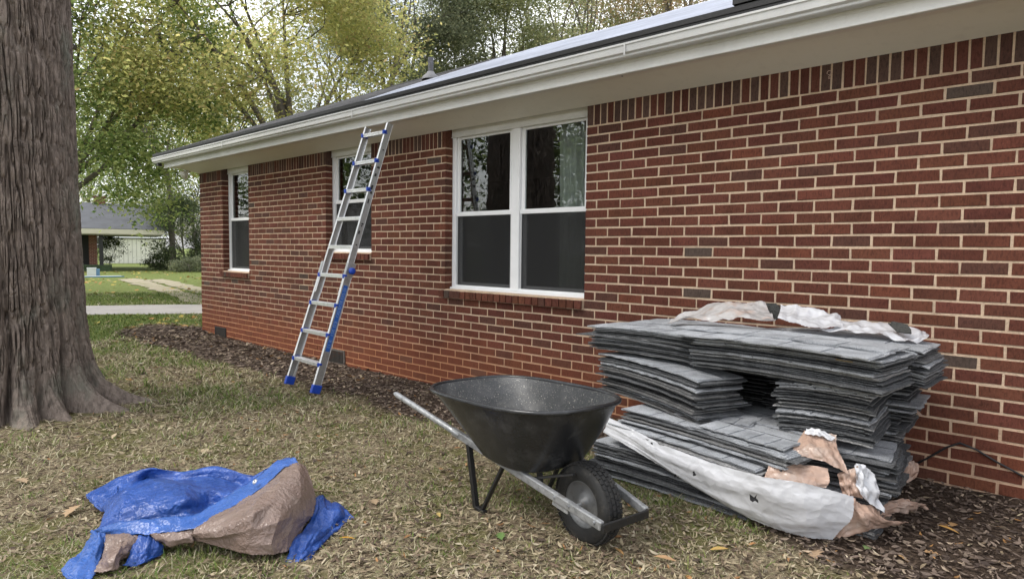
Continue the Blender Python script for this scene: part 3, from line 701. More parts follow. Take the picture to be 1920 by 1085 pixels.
for i, (x, y, t, rx, rz, n_, pal, lb) in enumerate((
        (300, 150, 40, 5.0, 7.5, 13000, GR, 'tall green tree in the wood behind the yellow tree, nearest the trunk'),
        (430, 60, 44, 5.5, 8.5, 12000, OL, 'tall olive tree in the wood behind the yellow tree'),
        (620, 70, 42, 4.5, 8.0, 9000, OL, 'tall olive tree showing between the yellow tree and the grey green one'),
        (850, 100, 52, 4.6, 6.5, 16000, GG, 'distant grey green tree low behind the vent pipe'),
        (1010, 60, 50, 4.6, 6.0, 15000, OL, 'distant olive tree behind the middle of the ridge'),
        (1170, 30, 46, 4.4, 6.0, 12000, ORG, 'distant brownish tree behind the pale roof'),
        (150, 250, 84, 8.5, 10.0, 13000, OL, 'distant tree behind the chimney of the neighbouring house'),
        (255, 290, 82, 8.0, 9.0, 13000, GR, 'distant green tree right of the chimney of the neighbouring house'),
        (345, 300, 78, 7.0, 9.0, 13000, OL, 'distant tree behind the dark shrub by the house corner'),
        (420, 250, 80, 8.0, 11.0, 10000, DK, 'dark tree hidden mostly by the far end of the brick house'))):
    c = at(x, y, t)
    tree('woodland_tree', lb, gb(x + (-30 if i % 2 else 25), t), max(2.5, c[2] - rz * .8), c, (rx, rx, rz), n_, .34 if t > 55 else .2, pal, 40 + i, .2, 4, 60, 1.0 + .5 * (t > 55), 'trees beyond the house')
# dark shrub by the neighbour's lawn
tree('shrub', 'dark green rounded shrub beside the white shed', PZ(345, 494, -.12), .8, PD(345, 445, 40), (1.9, 1.9, 2.4), 15000, .13, DK, 70, .09, 6, 60, .42, 'shrubs by the far lawn', cat='shrub')
for i, (x, y, t, rx, lb) in enumerate(((300, 490, 41, .8, 'low bush at the foot of the white shed beside the dark bin'), (355, 497, 38, 1.2, 'low spreading bush in front of the dark shrub'), (205, 465, 43, .8, 'small bush behind the dark carport post'))):
    c = PD(x, y, t); tree('bush', lb, (c[0], c[1], -.12), .2, (c[0], c[1], c[2]), (rx, rx, .45 if i < 2 else .9), 3500, .11, DK if i != 1 else GG, 80 + i, .04, 4, 24, .25, 'shrubs by the far lawn', cat='bush')
# trees out of the picture that the windows mirror
for i, (x, y, rz, n_) in enumerate(((-9.5, -13, 4.5, 9000), (-15, -9, 5, 9000), (-7, -19, 5, 9000), (-17, -18, 6, 9000), (-24, -9, 6, 9000), (-13, -27, 6, 9000))):
    tree('garden_tree', 'leafy tree across the lawn ' + ('facing the double window', 'left of the big trunk', 'straight behind the camera', 'far off beyond the big trunk', 'near the road behind the big trunk', 'farthest of those behind the camera')[i], (x, y, -.12), 3.0, (x, y, 6.5), (3.6, 3.6, rz), n_, .22, DK + GR[:2], 90 + i, .25, 6, 60, .8, 'trees across the lawn')

# the big trunk in the foreground
def big_tree():
    bx, by = -4.16, -3.41; bz = -.13
    root = empty('big_tree', (bx, by, bz), 0, 'massive grey brown tree trunk with furrowed bark and flaring roots at the left', 'tree')
    nz_ = 420
    th = np.r_[np.linspace(-1.9, 1.7, 640, endpoint=False), np.linspace(1.7, 2 * math.pi - 1.9, 110, endpoint=False)]; nt_ = len(th); zs = np.r_[np.linspace(-.12, 1.3, 190), np.linspace(1.31, 4.6, nz_ - 190)]
    TH, Z = np.meshgrid(th, zs, indexing='xy')
    rad = .600 - .012 * Z + .012 * np.cos(TH * 2 + 1)
    roots = [(-.06, .34, .12), (.27, .30, .10), (.66, .58, .105), (1.0, .66, .10), (1.42, .34, .14), (-.42, .40, .13), (-.85, .4, .2), (-1.3, .4, .2), (2.1, .5, .25), (2.8, .5, .25), (3.5, .5, .25), (4.2, .45, .25)]
    fl_ = np.zeros_like(rad); crease = np.zeros_like(rad)
    Zp = np.maximum(Z, -.05)
    for a0, A, wd_ in roots:
        d = (TH - a0 + math.pi) % (2 * math.pi) - math.pi
        fl_ = np.maximum(fl_, A * (np.exp(-(d / wd_) ** 2 * .8) * .75 * np.exp(-Zp / .13) + np.exp(-(d / (wd_ * 1.25)) ** 2) * .26 * np.exp(-Zp / .42)))
    fl_ += .055 * np.exp(-np.maximum(Z, 0) / .5)
    rad = rad + fl_
    # deep vertical clefts between the root buttresses
    for a0, dp, ln in ((-.22, .13, 1.6), (.11, .07, .5), (.47, .13, .9), (.83, .10, .7), (-.62, .11, 1.3), (-1.05, .08, 1.2)):
        d = (TH - a0 - .05 * np.sin(Z * 2.5) + math.pi) % (2 * math.pi) - math.pi
        crease += dp * np.exp(-(d / .034) ** 2) * np.exp(-np.maximum(Z, 0) / ln) * (.45 + .55 * sstep(-.1, .25, Z))
    rad = rad - crease
    per = nt_ / 14.0
    u = (TH + 1.9) / (2 * math.pi)
    def pn(fu, fz, seed, wob_):
        wob = wob_ * (nz2(u * 14, Z * 1.6, seed + 50) + .5 * nz2(u * 40, Z * 5, seed + 51))
        return 1 - np.abs(2 * nz2(u * fu + wob, Z * fz + .3 * nz2(u * 30, Z * 2, seed + 52), seed) - 1)
    fur = pn(118, 2.6, 200, .8); fur2 = pn(200, 5.5, 210, .8); fur3 = pn(260, 15, 220, .8)
    low = .55 + .45 * sstep(.0, .5, Z)
    rad = rad - low * (0.036 * sstep(.66, .96, fur) + .020 * sstep(.66, .95, fur2) + .008 * sstep(.55, .95, fur3)) + .010 * fbm(u * 60, Z * 5, 240, 2)
    X = rad * np.cos(TH); Y = rad * np.sin(TH)
    V = np.stack([X, Y, Z], -1).reshape(-1, 3)
    i, j = np.meshgrid(np.arange(nz_ - 1), np.arange(nt_), indexing='ij'); j2 = (j + 1) % nt_
    F = np.stack([i * nt_ + j, i * nt_ + j2, (i + 1) * nt_ + j2, (i + 1) * nt_ + j], -1).reshape(-1, 4)
    obj('trunk', np_mesh('trunk', V, F, bark_m), root)
    up = MB(); r = np.random.default_rng(8)
    up.tube([(0, 0, 4.5), (.05, 0, 6), (.1, .1, 7.5), (0, .2, 9.5), (.1, .2, 12)], [.515, .48, .42, .3, .15], 24, False)
    tips = []
    for q in range(11):
        a = q * 2.4; z0 = 6.6 + q * .45; e = np.array([math.cos(a) * 3.6, math.sin(a) * 3.6, z0 + r.uniform(1.2, 2.6)])
        p = [np.array([.05, .1, z0]) + (e - (.05, .1, z0)) * t + np.array([0, 0, .4 * math.sin(math.pi * t)]) for t in np.linspace(0, 1, 6)]
        up.tube(p, [.17, .13, .1, .08, .06, .03], 8, False); tips += p[2:]
    obj('upper_limbs', np_mesh('upper_limbs', np.array(up.v), up.q, bark_m, smooth=True), root)
    tips = np.array(tips); k = r.integers(len(tips), size=12000)
    V, F, C = leaf_cloud(tips[k] + r.normal(0, .75, (12000, 3)), .14, r, GR + DK)
    obj('crown', np_mesh('crown', V, F, leaf_m, cols=C), root)
    # surface root and twig at its foot
    rt = [PZ(165, 724, -.06), PZ(215, 728, -.075), PZ(245, 742, -.10), PZ(262, 748, -.135)]
    MB().tube([np.array(p) - (bx, by, bz) for p in rt], [.05, .03, .02, .01], 8).build('surface_root', bark_m, root, smooth=True)
big_tree()

# ------------------------------------------------------------------ ladder
def ladder():
    FR, TR = np.array([-2.63, -1.185, -.105]), np.array([-2.335, -.44, 2.715])
    FL, TL = np.array([-3.235, -1.145, -.105]), np.array([-2.765, -.44, 2.715])
    root = empty('ladder', tuple((FR + FL) / 2), 0, 'aluminium telescoping ladder with blue rung caps leaning on the eave', 'ladder')
    o0 = (FR + FL) / 2
    ax = (FR - FL) / np.linalg.norm(FR - FL); d = (TR + TL - FR - FL); d /= np.linalg.norm(d); nr_ = np.cross(ax, d); nr_ /= np.linalg.norm(nr_)
    if nr_[1] > 0: nr_ = -nr_                         # towards the camera
    def rail(name, A, B, t0, t1, hw, hd, inset, mat, sgn):
        a = A + (B - A) * t0 - ax * sgn * inset; b = A + (B - A) * t1 - ax * sgn * inset
        c = (a + b) / 2 - o0; dv = (b - a) / 2
        mb = MB()                                     # channel: web and two flanges
        wb = MB().obox(c - ax * sgn * (-hw + .003), ax * .003, nr_ * (hd - .0065), dv)
        mb.obox(c + nr_ * (hd - .003), ax * hw, nr_ * .003, dv * .9999).obox(c - nr_ * (hd - .003), ax * hw, nr_ * .003, dv * .9999)
        o = bevel(mb.build(name, mat, root), .002, 1); wb.build('rail_web', aluside_m, o); return o
    lowR = rail('lower_rail', FR, TR, .02, .455, .015, .042, 0, alu_m, 1); lowL = rail('lower_rail', FL, TL, .02, .455, .015, .042, 0, alu_m, -1)
    upR = rail('upper_rail', FR, TR, .36, 1.0, .013, .036, .022, alu_m, 1); upL = rail('upper_rail', FL, TL, .36, 1.0, .013, .036, .022, alu_m, -1)
    for F_, T_, sgn in ((FR, TR, 1), (FL, TL, -1)):
        c = F_ + (T_ - F_) * .012 - o0
        bevel(MB().obox(c + d * .02, ax * .024, nr_ * .05, d * .045).build('foot', bluep_m, root), .006)
        hc = F_ + (T_ - F_) * .452 - o0
        bevel(MB().obox(hc, ax * .021, nr_ * .048, d * .075).build('hinge_sleeve', aluside_m, root), .005)
    kc = FR + (TR - FR) * .452 - o0 + ax * .03 - d * .01
    MB().lathe([(.0001, .05), (.022, .05), (.034, .042), (.036, .02), (.030, .008), (.014, .006), (.014, -.02)], kc, ax, 18).build('lock_knob', bluep_m, root, smooth=True)
    for i in range(9):
        z = .205 + i * .303; t = (z + .105) / 2.82
        a = FL + (TL - FL) * t - o0; b = FR + (TR - FR) * t - o0
        upper = i > 3; ins = .03 if upper else .012
        a = a + ax * ins; b = b - ax * ins; c = (a + b) / 2; hx = (b - a) / 2
        rd = np.array([0, -1., 0]) * .9 + nr_ * .1; rd /= np.linalg.norm(rd); ud = np.cross(hx / np.linalg.norm(hx), rd); ud = ud if ud[2] > 0 else -ud
        rg = MB().obox(c + rd * .012, hx, rd * .036, ud * .009)
        rg.obox(c + rd * .012 - rd * .028 - ud * .016, hx, rd * .004, ud * .012).obox(c + rd * .012 + rd * .029 - ud * .016, hx, rd * .004, ud * .0125)
        for k in range(4): rg.obox(c + rd * (.012 - .02 + k * .0135) + ud * .0075, hx * .96, rd * .002, ud * .002)
        rung = bevel(rg.build('rung', alu_m, root), .0015, 1)
        if i in (0, 1, 2, 3, 6, 7, 8):
            for e, s in ((a, -1), (b, 1)):
                cp = MB().obox(e + ax * s * .004 + rd * .016 - ud * .008, ax * .0145, rd * .042, ud * .021).obox(e + ax * s * .018 + rd * .036 - ud * .002, ax * .012, rd * .016, ud * .011)
                bevel(cp.build('rung_cap', bluep_m, rung), .004)
    z0 = FR + (TR - FR) * .105 - o0
    for F_, T_, s in ((FR, TR, -1), (FL, TL, 1)):
        a = F_ + (T_ - F_) * .035 - o0 - nr_ * .02 + ax * s * .01; b = F_ + (T_ - F_) * .107 - o0 + ax * s * .09 + nr_ * .0
        MB().tube([a, b], .007, 6).build('brace', alu_m, root)
    # stickers: long blue one on the near rail side, small black prints
    def stick(t0, t1, hd, off, mat, nm, F_, T_, s, dn=0):
        a = F_ + (T_ - F_) * t0; b = F_ + (T_ - F_) * t1; c = (a + b) / 2 - o0 + ax * s * off + nr_ * dn
        return MB().obox(c, ax * .0006, nr_ * hd, (b - a) / 2).build(nm, mat, root)
    st_ = stick(.155, .395, .024, .0158, label_m, 'sticker', FR, TR, 1); st_['label'] = 'long blue sticker with pale lettering'
    rs = np.random.default_rng(4); tt = .165
    mk = MB()
    while tt < .388:
        if rs.random() < .8:
            c = FR + (TR - FR) * tt - o0 + ax * .017
            h_ = rs.uniform(.008, .015)
            mk.obox(c + nr_ * .012, ax * .0003, nr_ * .0022, d * .006).obox(c - nr_ * .010, ax * .0003, nr_ * .0022, d * .006 * rs.uniform(.4, 1))
            mk.obox(c + d * rs.choice([-.005, .005]), ax * .0003, nr_ * h_, d * .0018)
        tt += .0062
    mk.build('sticker_print', mark_m, root)
    for t0, hd in ((.80, .012), (.83, .016), (.735, .012), (.75, .012), (.70, .008), (.62, .012), (.585, .010)):
        stick(t0, t0 + rs.uniform(.006, .018), hd, -.0085, ink_m, 'rail_print', FR, TR, 1, rs.uniform(-.01, .01))
    for t0, t1 in ((.66, .735), (.50, .515), (.525, .535)):
        stick(t0, t1, .02, .0095, ink_m, 'rail_print', FL, TL, 1, 0)
    for t0 in (.90, .615, .545): 
        c = FR + (TR - FR) * t0 - o0 - ax * .008
        MB().lathe([(.0001, .004), (.008, .004), (.008, 0)], c, ax, 10).build('rail_hole', ink_m, root)
ladder()

# ------------------------------------------------------------------ wheelbarrow
def wheelbarrow():
    hd = R(-11.5); a = np.array([math.cos(hd), math.sin(hd), 0]); s = np.array([-math.sin(hd), math.cos(hd), 0]); zv = np.array([0, 0, 1.])
    W0 = np.array([1.475, -2.135, 0.0])
    root = empty('wheelbarrow', tuple(W0), 0, 'black plastic wheelbarrow with galvanised handles, parked in front of the shingle stack', 'wheelbarrow')
    def lp(f, l, z): return a * f + s * l + zv * z      # forward, left(far), up from W0
    gz = -.015
    Cc = np.array([.955, -2.05, 0]) - W0; cf, cl_ = Cc @ a, Cc @ s
    # tray: rings from rim to floor
    def ring(t, ins=0., n=64):
        e = t ** 1.0
        xr = -.565 + .43 * e ** 1.05; xf = .565 - .20 * e ** 1.25
        hw = .36 - .125 * e; z = .605 - .292 * e + .02 * (1 - e)
        ce, hl = (xr + xf) / 2, (xf - xr) / 2
        P = []
        for q in np.linspace(0, 2 * math.pi, n, endpoint=False):
            c, sn = math.cos(q), math.sin(q); ex = 2 / 3.4
            x = math.copysign(abs(c) ** ex, c); y = math.copysign(abs(sn) ** ex, sn)
            wf = 1 - .10 * max(0, x) ** 2 - .05 * max(0, -x) ** 2
            rimz = (.030 * x * (1 - e) - .02 * (1 - y * y) * 0)
            P.append(lp(cf + ce + (hl - ins) * x, cl_ + (hw - ins) * y * wf, z + rimz))
        return np.array(P)
    def shell(ts, ins):
        rg = [ring(t, ins) for t in ts]; rg = [np.vstack([q, q[:1]]) for q in rg]; return np.array(rg)
    ts = [0, .04, .1, .2, .35, .5, .65, .8, .9, .96, 1.0]
    mo = MB().grid(shell(ts, 0.0)); fl0 = ring(1.0)
    low = [fl0 * 1.0]
    c = fl0.mean(0)
    for k, dz in ((.93, -.012), (.8, -.018), (.4, -.02), (.02, -.02)): low.append(c + (fl0 - c) * k + zv * dz)
    mo.grid(np.array([np.vstack([q, q[:1]]) for q in low]))
    tray = mo.build('tray', tray_m, root, smooth=True)
    mi = MB().grid(shell(ts, .006)[:, ::-1]); fl1 = ring(1.0, .006); low = [fl1]
    for k, dz in ((.93, -.010), (.8, -.014), (.4, -.015), (.02, -.015)): low.append(c + (fl1 - c) * k + zv * dz)
    mi.grid(np.array([np.vstack([q, q[:1]]) for q in low])[:, ::-1])
    mi.build('tray_inside', trayin_m, tray, smooth=True)
    rim0 = ring(0.0); rimc = rim0.mean(0)
    rr_ = [p + (p - rimc) * .012 for p in rim0]; rr_.append(rr_[0]); rr_.append(rr_[1])
    MB().tube(rr_, .0125, 9, False).build('tray_rim', tray_m, tray, smooth=True)
    # handles
    def side(sg):
        fr = lp(.248, -.142 * sg, .19); tip = lp(-1.455, -.316 * sg, .48)
        H = lambda t: fr + (tip - fr) * t
        pts = [H(0), H(.30), H(.62), H(.66), H(1)]
        mb = MB()
        dv = tip - fr; L_ = np.linalg.norm(dv); dv /= L_; sd_ = np.cross(dv, zv); sd_ /= np.linalg.norm(sd_); ud = np.cross(sd_, dv)
        mb.obox((H(0) + H(.64)) / 2, dv * L_ * .32, sd_ * .014, ud * .021)
        o = bevel(mb.build('handle', galv_m, root), .006, 2)
        MB().tube([H(.60), H(.66), H(.9), H(.985), H(1)], [.019, .0185, .0178, .0175, .012], 14).build('grip', galv_m, o, smooth=True)
        lt = H(.553) - ud * .015; ft = lp(-.64, -.225 * sg, gz + .012); bt = H(.385) - ud * .015
        ft2 = ft + a * .06
        def flat(p, q, nm, w=.015, th=.006):
            v = (q - p) / 2; n_ = np.linalg.norm(v); e = np.cross(v / n_, s); e /= np.linalg.norm(e)
            return bevel(MB().obox((p + q) / 2, v, s * w, e * th).build(nm, dark_m, root), .002, 1)
        flat(lt, ft, 'leg', .014, .014); flat(bt, ft2, 'leg_brace', .012, .008); flat(ft - a * .01, ft2 + a * .03, 'leg_foot', .014, .01)
        # axle bracket and bolts
        ab = H(.145); bevel(MB().obox(ab - ud * .012, dv * .05, sd_ * .005, ud * .034).build('axle_bracket', galv_m, root), .002)
        for t in (.11, .165, .02): MB().lathe([(.0001, .007), (.006, .007), (.007, 0)], H(t) - s * sg * .0142 + ud * .004, -s * sg, 8).build('bolt', galv_m, root)
        bevel(MB().obox(H(.36) + ud * .04, dv * .03, sd_ * .016, ud * .02).build('tray_wedge', galv_m, root), .003)
        flat(H(.30) - ud * .02, lp(-.02, -.07 * sg, .33), 'strut', .012, .006)
        return fr
    n1 = side(1); f1_ = side(-1)
    nb = MB(); mid = [n1 - a * .01, n1 + a * .008 - zv * .008, f1_ + a * .008 - zv * .008, f1_ - a * .01]
    for p, q in zip(mid[:-1], mid[1:]): 
        v = (q - p) / 2; h_ = np.cross(v, zv); h_ /= np.linalg.norm(h_); nb.obox((p + q) / 2, v * 1.03, h_ * .006, zv * .02)
    bevel(nb.build('nose_guard', dark_m, root), .004)
    # wheel
    wc = zv * (.198 + gz); RT = .198
    wh = empty('wheel', tuple(W0 + wc)); wh.parent = root; wh.matrix_parent_inverse = Matrix.Identity(4); wh.location = tuple(wc)
    MB().lathe([(.112, -.040), (.122, -.047), (.150, -.051), (.176, -.044), (.189, -.030), (.1925, -.012), (.1925, .012), (.189, .030), (.176, .044), (.150, .051), (.122, .047), (.112, .040)], (0, 0, 0), s, 56).build('tyre', tyre_m, wh, smooth=True)
    tb = MB()
    for j in range(44):
        q = 2 * math.pi * j / 44
        for l, w_, off in ((-.033, .0085, .0), (-.012, .008, .5), (.012, .008, 0), (.033, .0085, .5)):
            qq = q + off * 2 * math.pi / 44; er = a * math.cos(qq) + zv * math.sin(qq); et = -a * math.sin(qq) + zv * math.cos(qq)
            rr = .1945 if abs(l) < .02 else .190
            tb.obox(er * rr + s * l, s * w_, et * .0105, er * .004)
    t_ = tb.build('tyre_tread', tyre_m, wh); tag(t_, kind='stuff')
    for sg in (-1, 1):
        MB().lathe([(.116, .036), (.108, .040), (.100, .022), (.085, .014), (.060, .012), (.045, .022), (.030, .026), (.022, .045), (.0001, .045)], (0, 0, 0), s * sg, 40).build('wheel_disc', rimw_m, wh, smooth=True)
    MB().tube([s * -.15, s * .15], .009, 10).build('axle', galv_m, wh)
    MB().tube([s * -.046 - a * .085 + zv * -.02, s * -.056 - a * .088 + zv * -.02], .004, 6).build('valve', tyre_m, wh)
wheelbarrow()

# ------------------------------------------------------------------ stack of shingles
def slab(mb, x0, x1, y0, y1, nx, ny, zf, th, r, jit):
    xs, ys = np.linspace(x0, x1, nx + 1), np.linspace(y0, y1, ny + 1)
    X, Y = np.meshgrid(xs, ys, indexing='ij'); X = X.copy(); Y = Y.copy()
    X[0] += r.normal(0, jit, ny + 1); X[-1] += r.normal(0, jit, ny + 1); Y[:, 0] += r.normal(0, jit, nx + 1); Y[:, -1] += r.normal(0, jit, nx + 1)
    Z = zf(X, Y); n = (nx + 1) * (ny + 1)
    V = np.concatenate([np.stack([X, Y, Z + th], -1).reshape(-1, 3), np.stack([X, Y, Z], -1).reshape(-1, 3)])
    id_ = lambda i, j: i * (ny + 1) + j
    Q = []
    for i in range(nx):
        for j in range(ny):
            Q.append((id_(i, j), id_(i + 1, j), id_(i + 1, j + 1), id_(i, j + 1))); Q.append((n + id_(i, j), n + id_(i, j + 1), n + id_(i + 1, j + 1), n + id_(i + 1, j)))
    for i in range(nx):
        Q.append((id_(i, 0), n + id_(i, 0), n + id_(i + 1, 0), id_(i + 1, 0))); Q.append((id_(i, ny), id_(i + 1, ny), n + id_(i + 1, ny), n + id_(i, ny)))
    for j in range(ny):
        Q.append((id_(0, j), id_(0, j + 1), n + id_(0, j + 1), n + id_(0, j))); Q.append((id_(nx, j), n + id_(nx, j), n + id_(nx, j + 1), id_(nx, j + 1)))
    mb.add(V, Q)
def shingle_mesh(Lh, Wd, th, bend, seed, tabs, mat):
    """one shingle, centred; bend(x,y)->z; tabs: laminated pads along the front edge"""
    r = np.random.default_rng(seed); ph = r.uniform(0, 6, 4)
    zf = lambda X, Y: bend(X / Lh, Y / Wd) + .0012 * np.sin(X * 7 + ph[0]) * np.cos(Y * 8 + ph[1]) + .0006 * np.sin(X * 23 + ph[2])
    mb = MB(); slab(mb, -Lh / 2, Lh / 2, -Wd / 2, Wd / 2, 22, 6, zf, th, r, .0042)
    nb_ = len(mb.q)
    if tabs:
        cuts = [-.5, -.29, -.10, .11, .31, .5]
        for k in range(5):
            x0, x1 = cuts[k] * Lh + .006, cuts[k + 1] * Lh - .006
            slab(mb, x0, x1, -Wd / 2 - .003, Wd * (.02 if k % 2 else .06), 4, 2, lambda X, Y: zf(X, Y) + th, .0045, r, .0018)
        slab(mb, -Lh / 2 + .01, Lh / 2 - .01, Wd * .10, Wd * .12, 10, 1, lambda X, Y: zf(X, Y) + th, .0012, r, .001)
    me = mb.mesh('shingle', mat)
    if tabs:
        me.materials.append(slot_m); me.materials.append(sh_top_m)
        ntab = (len(mb.q) - nb_ - (10 * 2 + 10 * 2 + 2))
        mi = np.zeros(len(me.polygons), np.int32); mi[nb_:nb_ + ntab] = 2; mi[nb_ + ntab:] = 1
        mi[[2 * q for q in range(22 * 6)]] = 2
        me.polygons.foreach_set('material_index', mi)
    return me
STK = []
def bundle(label, front_l, yaw, Lh, Wd, z0, z1, n, seed, droop=0., arch=0., jx=.014, jy=.012, lean=(0, 0)):
    """front_l: plan position of the front left corner; long side along yaw"""
    r = np.random.default_rng(seed); yw = R(yaw)
    ux = np.array([math.cos(yw), math.sin(yw)]); uy = np.array([-math.sin(yw), math.cos(yw)])
    c = np.array(front_l) + ux * Lh / 2 + uy * Wd / 2
    root = empty('shingle_bundle', (c[0], c[1], z0), yw, label, 'shingles', 'bundles in the shingle stack')
    bend = lambda x, y: -droop * (np.abs(2 * x) ** 2.2) - arch * (np.abs(2 * y) ** 2)
    th = min(.0068, (z1 - z0) / n * .64)
    ms = [shingle_mesh(Lh, Wd, th, bend, seed * 7 + q, False, sh_m if q else M('shingle_edge', (.10 + .26 * r.random(),) * 3, .95, var=[(90, .5, .42, .62, (1, 1, 3)), (40, 1.7, .55, .75, (1, 1, 5)), (9, .7, .4, .65)], bump=[(200, .004)], spec=.2)) for q in range(3)]
    mt = shingle_mesh(Lh, Wd, th, bend, seed * 7 + 5, True, sh_top_m)
    for i in range(n):
        top = i == n - 1
        o = obj('shingle', mt if (top or r.random() < .13) else ms[r.integers(3)], root)
        t = i / max(1, n - 1); slip = r.normal(0, .03, 2) if r.random() < .1 and not top else (0, 0)
        o.location = (r.normal(0, jx * 1.3) + lean[0] * t + slip[0], r.normal(0, jy * 1.2) + lean[1] * t - abs(slip[1]) * .7, (z1 - z0) * i / n)
        o.rotation_euler = (r.normal(0, .004), r.normal(0, .003), r.normal(0, .017))
    return root
gz0 = -.005
bundle('flat bundle on the ground at the front left of the stack', (.93, -1.30), -4, 1.02, .36, gz0, .20, 20, 1, droop=.01)
bundle('bundle on the ground behind the front left one', (.90, -.90), -3, 1.02, .36, gz0, .21, 12, 2)
bundle('bundle on the ground at the middle of the stack, below the torn wrappers', (1.70, -1.18), 6, .86, .36, gz0 + .21, .40, 17, 3, droop=.006)
bundle('bundle on the ground at the front right, mostly under the white film', (1.62, -1.20), 3, .88, .36, gz0, .20, 17, 31)
bundle('bundle in the middle behind the open gap', (.95, -.50), 0, 1.0, .36, gz0, .42, 14, 4)
bundle('tilted slab of shingles whose corner juts over the white film', (1.03, -1.26), -14, 1.04, .34, .255, .33, 8, 5, droop=.006)
bundle('long slab of shingles second from below, pale tabs along its front edge', (1.09, -1.235), -12, 1.10, .38, .34, .425, 8, 6, droop=.008)
bundle('shingles lying flat in the gap under the top layer', (1.25, -.98), -8, .95, .36, .385, .455, 5, 7)
bundle('thick bundle with fanned edges at the upper left of the stack', (.70, -.90), -23, 1.0, .34, .44, .705, 22, 8, droop=.02, jx=.012, jy=.016)
bundle('thick bundle turned end on at the upper right of the stack', (1.985, -1.12), 4, .46, .80, .445, .715, 22, 9, droop=.012, jx=.010, jy=.016, arch=.0)
bundle('tall ragged pile of shingles at the right end by the wall', (1.72, -.56), 4, .74, .42, gz0, .40, 32, 10, jx=.022, jy=.018)
bundle('upper half of the tall ragged pile at the right end by the wall', (1.74, -.58), 2, .76, .42, .41, .72, 22, 11, jx=.02, jy=.018, lean=(.02, .0))
bundle('bundle at the back left against the wall', (.80, -.46), 0, .9, .36, .43, .74, 14, 12)
bundle('top layer, left front bundle with ragged ends', (.66, -.98), -7, .98, .36, .735, .895, 17, 13, droop=.014, jx=.020, jy=.012)
bundle('top layer, right front bundle with broad granulated tabs', (1.50, -1.13), -7, 1.02, .42, .735, .905, 18, 14, droop=.012, jx=.016, jy=.014)
bundle('top layer, left back bundle under the cloudy film', (.70, -.60), -5, .98, .38, .75, .90, 12, 15, droop=.012)
bundle('top layer, right back bundle bending over at its end', (1.60, -.72), -3, 1.00, .44, .74, .925, 20, 16, droop=.030, jx=.014, jy=.012)
# single shingles lying loose
def loose(label, front_l, yaw, Lh, Wd, z, seed, rx=0, ry=0, droop=0.):
    yw = R(yaw); ux = np.array([math.cos(yw), math.sin(yw)]); uy = np.array([-math.sin(yw), math.cos(yw)])
    c = np.array(front_l) + ux * Lh / 2 + uy * Wd / 2
    o = obj('loose_shingle', shingle_mesh(Lh, Wd, .006, lambda x, y: -droop * np.abs(2 * x) ** 2, seed, True, sh_top_m), None, (c[0], c[1], z)); o.rotation_euler = (rx, ry, yw)
    tag(o, label, 'shingle', 'loose shingles on the stack')
loose('long single shingle lying on the front edge of the top layer', (1.36, -1.215), -7.5, 1.14, .31, .922, 60, .02, .0, .012)
loose('single shingle lying behind the front one on the top layer', (1.30, -1.02), -6, 1.22, .33, .930, 61, .0, .0, .012)
loose('single shingle piece propped across the open gap of the stack', (1.42, -1.20), 2, .46, .20, .442, 62, .06, -.02)
loose('granulated shingle on the right end of the second slab', (1.66, -1.36), -10, .50, .30, .434, 63, .0, .01)
bt = MB().obox((0, 0, 0), (.06, 0, 0), (0, .018, 0), (0, 0, .004)).build('wood_shim', M('pale_wood', (.42, .31, .17), .8, var=[(20, .8, .4, .7, (.2, 1, 1))]))
p = PY(1592, 676, -1.20); bt.location = tuple(p); bt.rotation_euler = (0, .1, .3); tag(bt, 'small pale wooden shim poking out below the top shingles', 'wood scrap')
for (x, y, yy, lb) in ((1445, 583, -.42, 'dark torn shingle scrap standing between the two films on top'), (1688, 614, -.52, 'dark torn shingle scrap lying at the right end of the top layer')):
    r = np.random.default_rng(int(x)); q = np.sort(r.uniform(0, 2 * math.pi, 9)); rad = r.uniform(.05, .085, 9) * (.8 if x > 1500 else 1)
    top = [(rad[i] * math.cos(q[i]), 0, rad[i] * math.sin(q[i])) for i in range(9)]
    mb = MB().add([(a_, -.004, c_) for a_, b2, c_ in top] + [(a_, .004, c_) for a_, b2, c_ in top] + [(0, -.004, 0), (0, .004, 0)],
                  [(i, (i + 1) % 9, 9 + (i + 1) % 9, 9 + i) for i in range(9)], [(18, (i + 1) % 9, i) for i in range(9)] + [(19, 9 + i, 9 + (i + 1) % 9) for i in range(9)])
    o = mb.build('shingle_scrap', M('scrap', (.06, .06, .055), .95, var=[(120, .5, .45, .6)], bump=[(120, .006)])); o.location = tuple(PY(x, y, yy)); o.rotation_euler = (-.25 if x < 1500 else -1.0, .1, .5)
    tag(o, lb, 'shingle scrap')

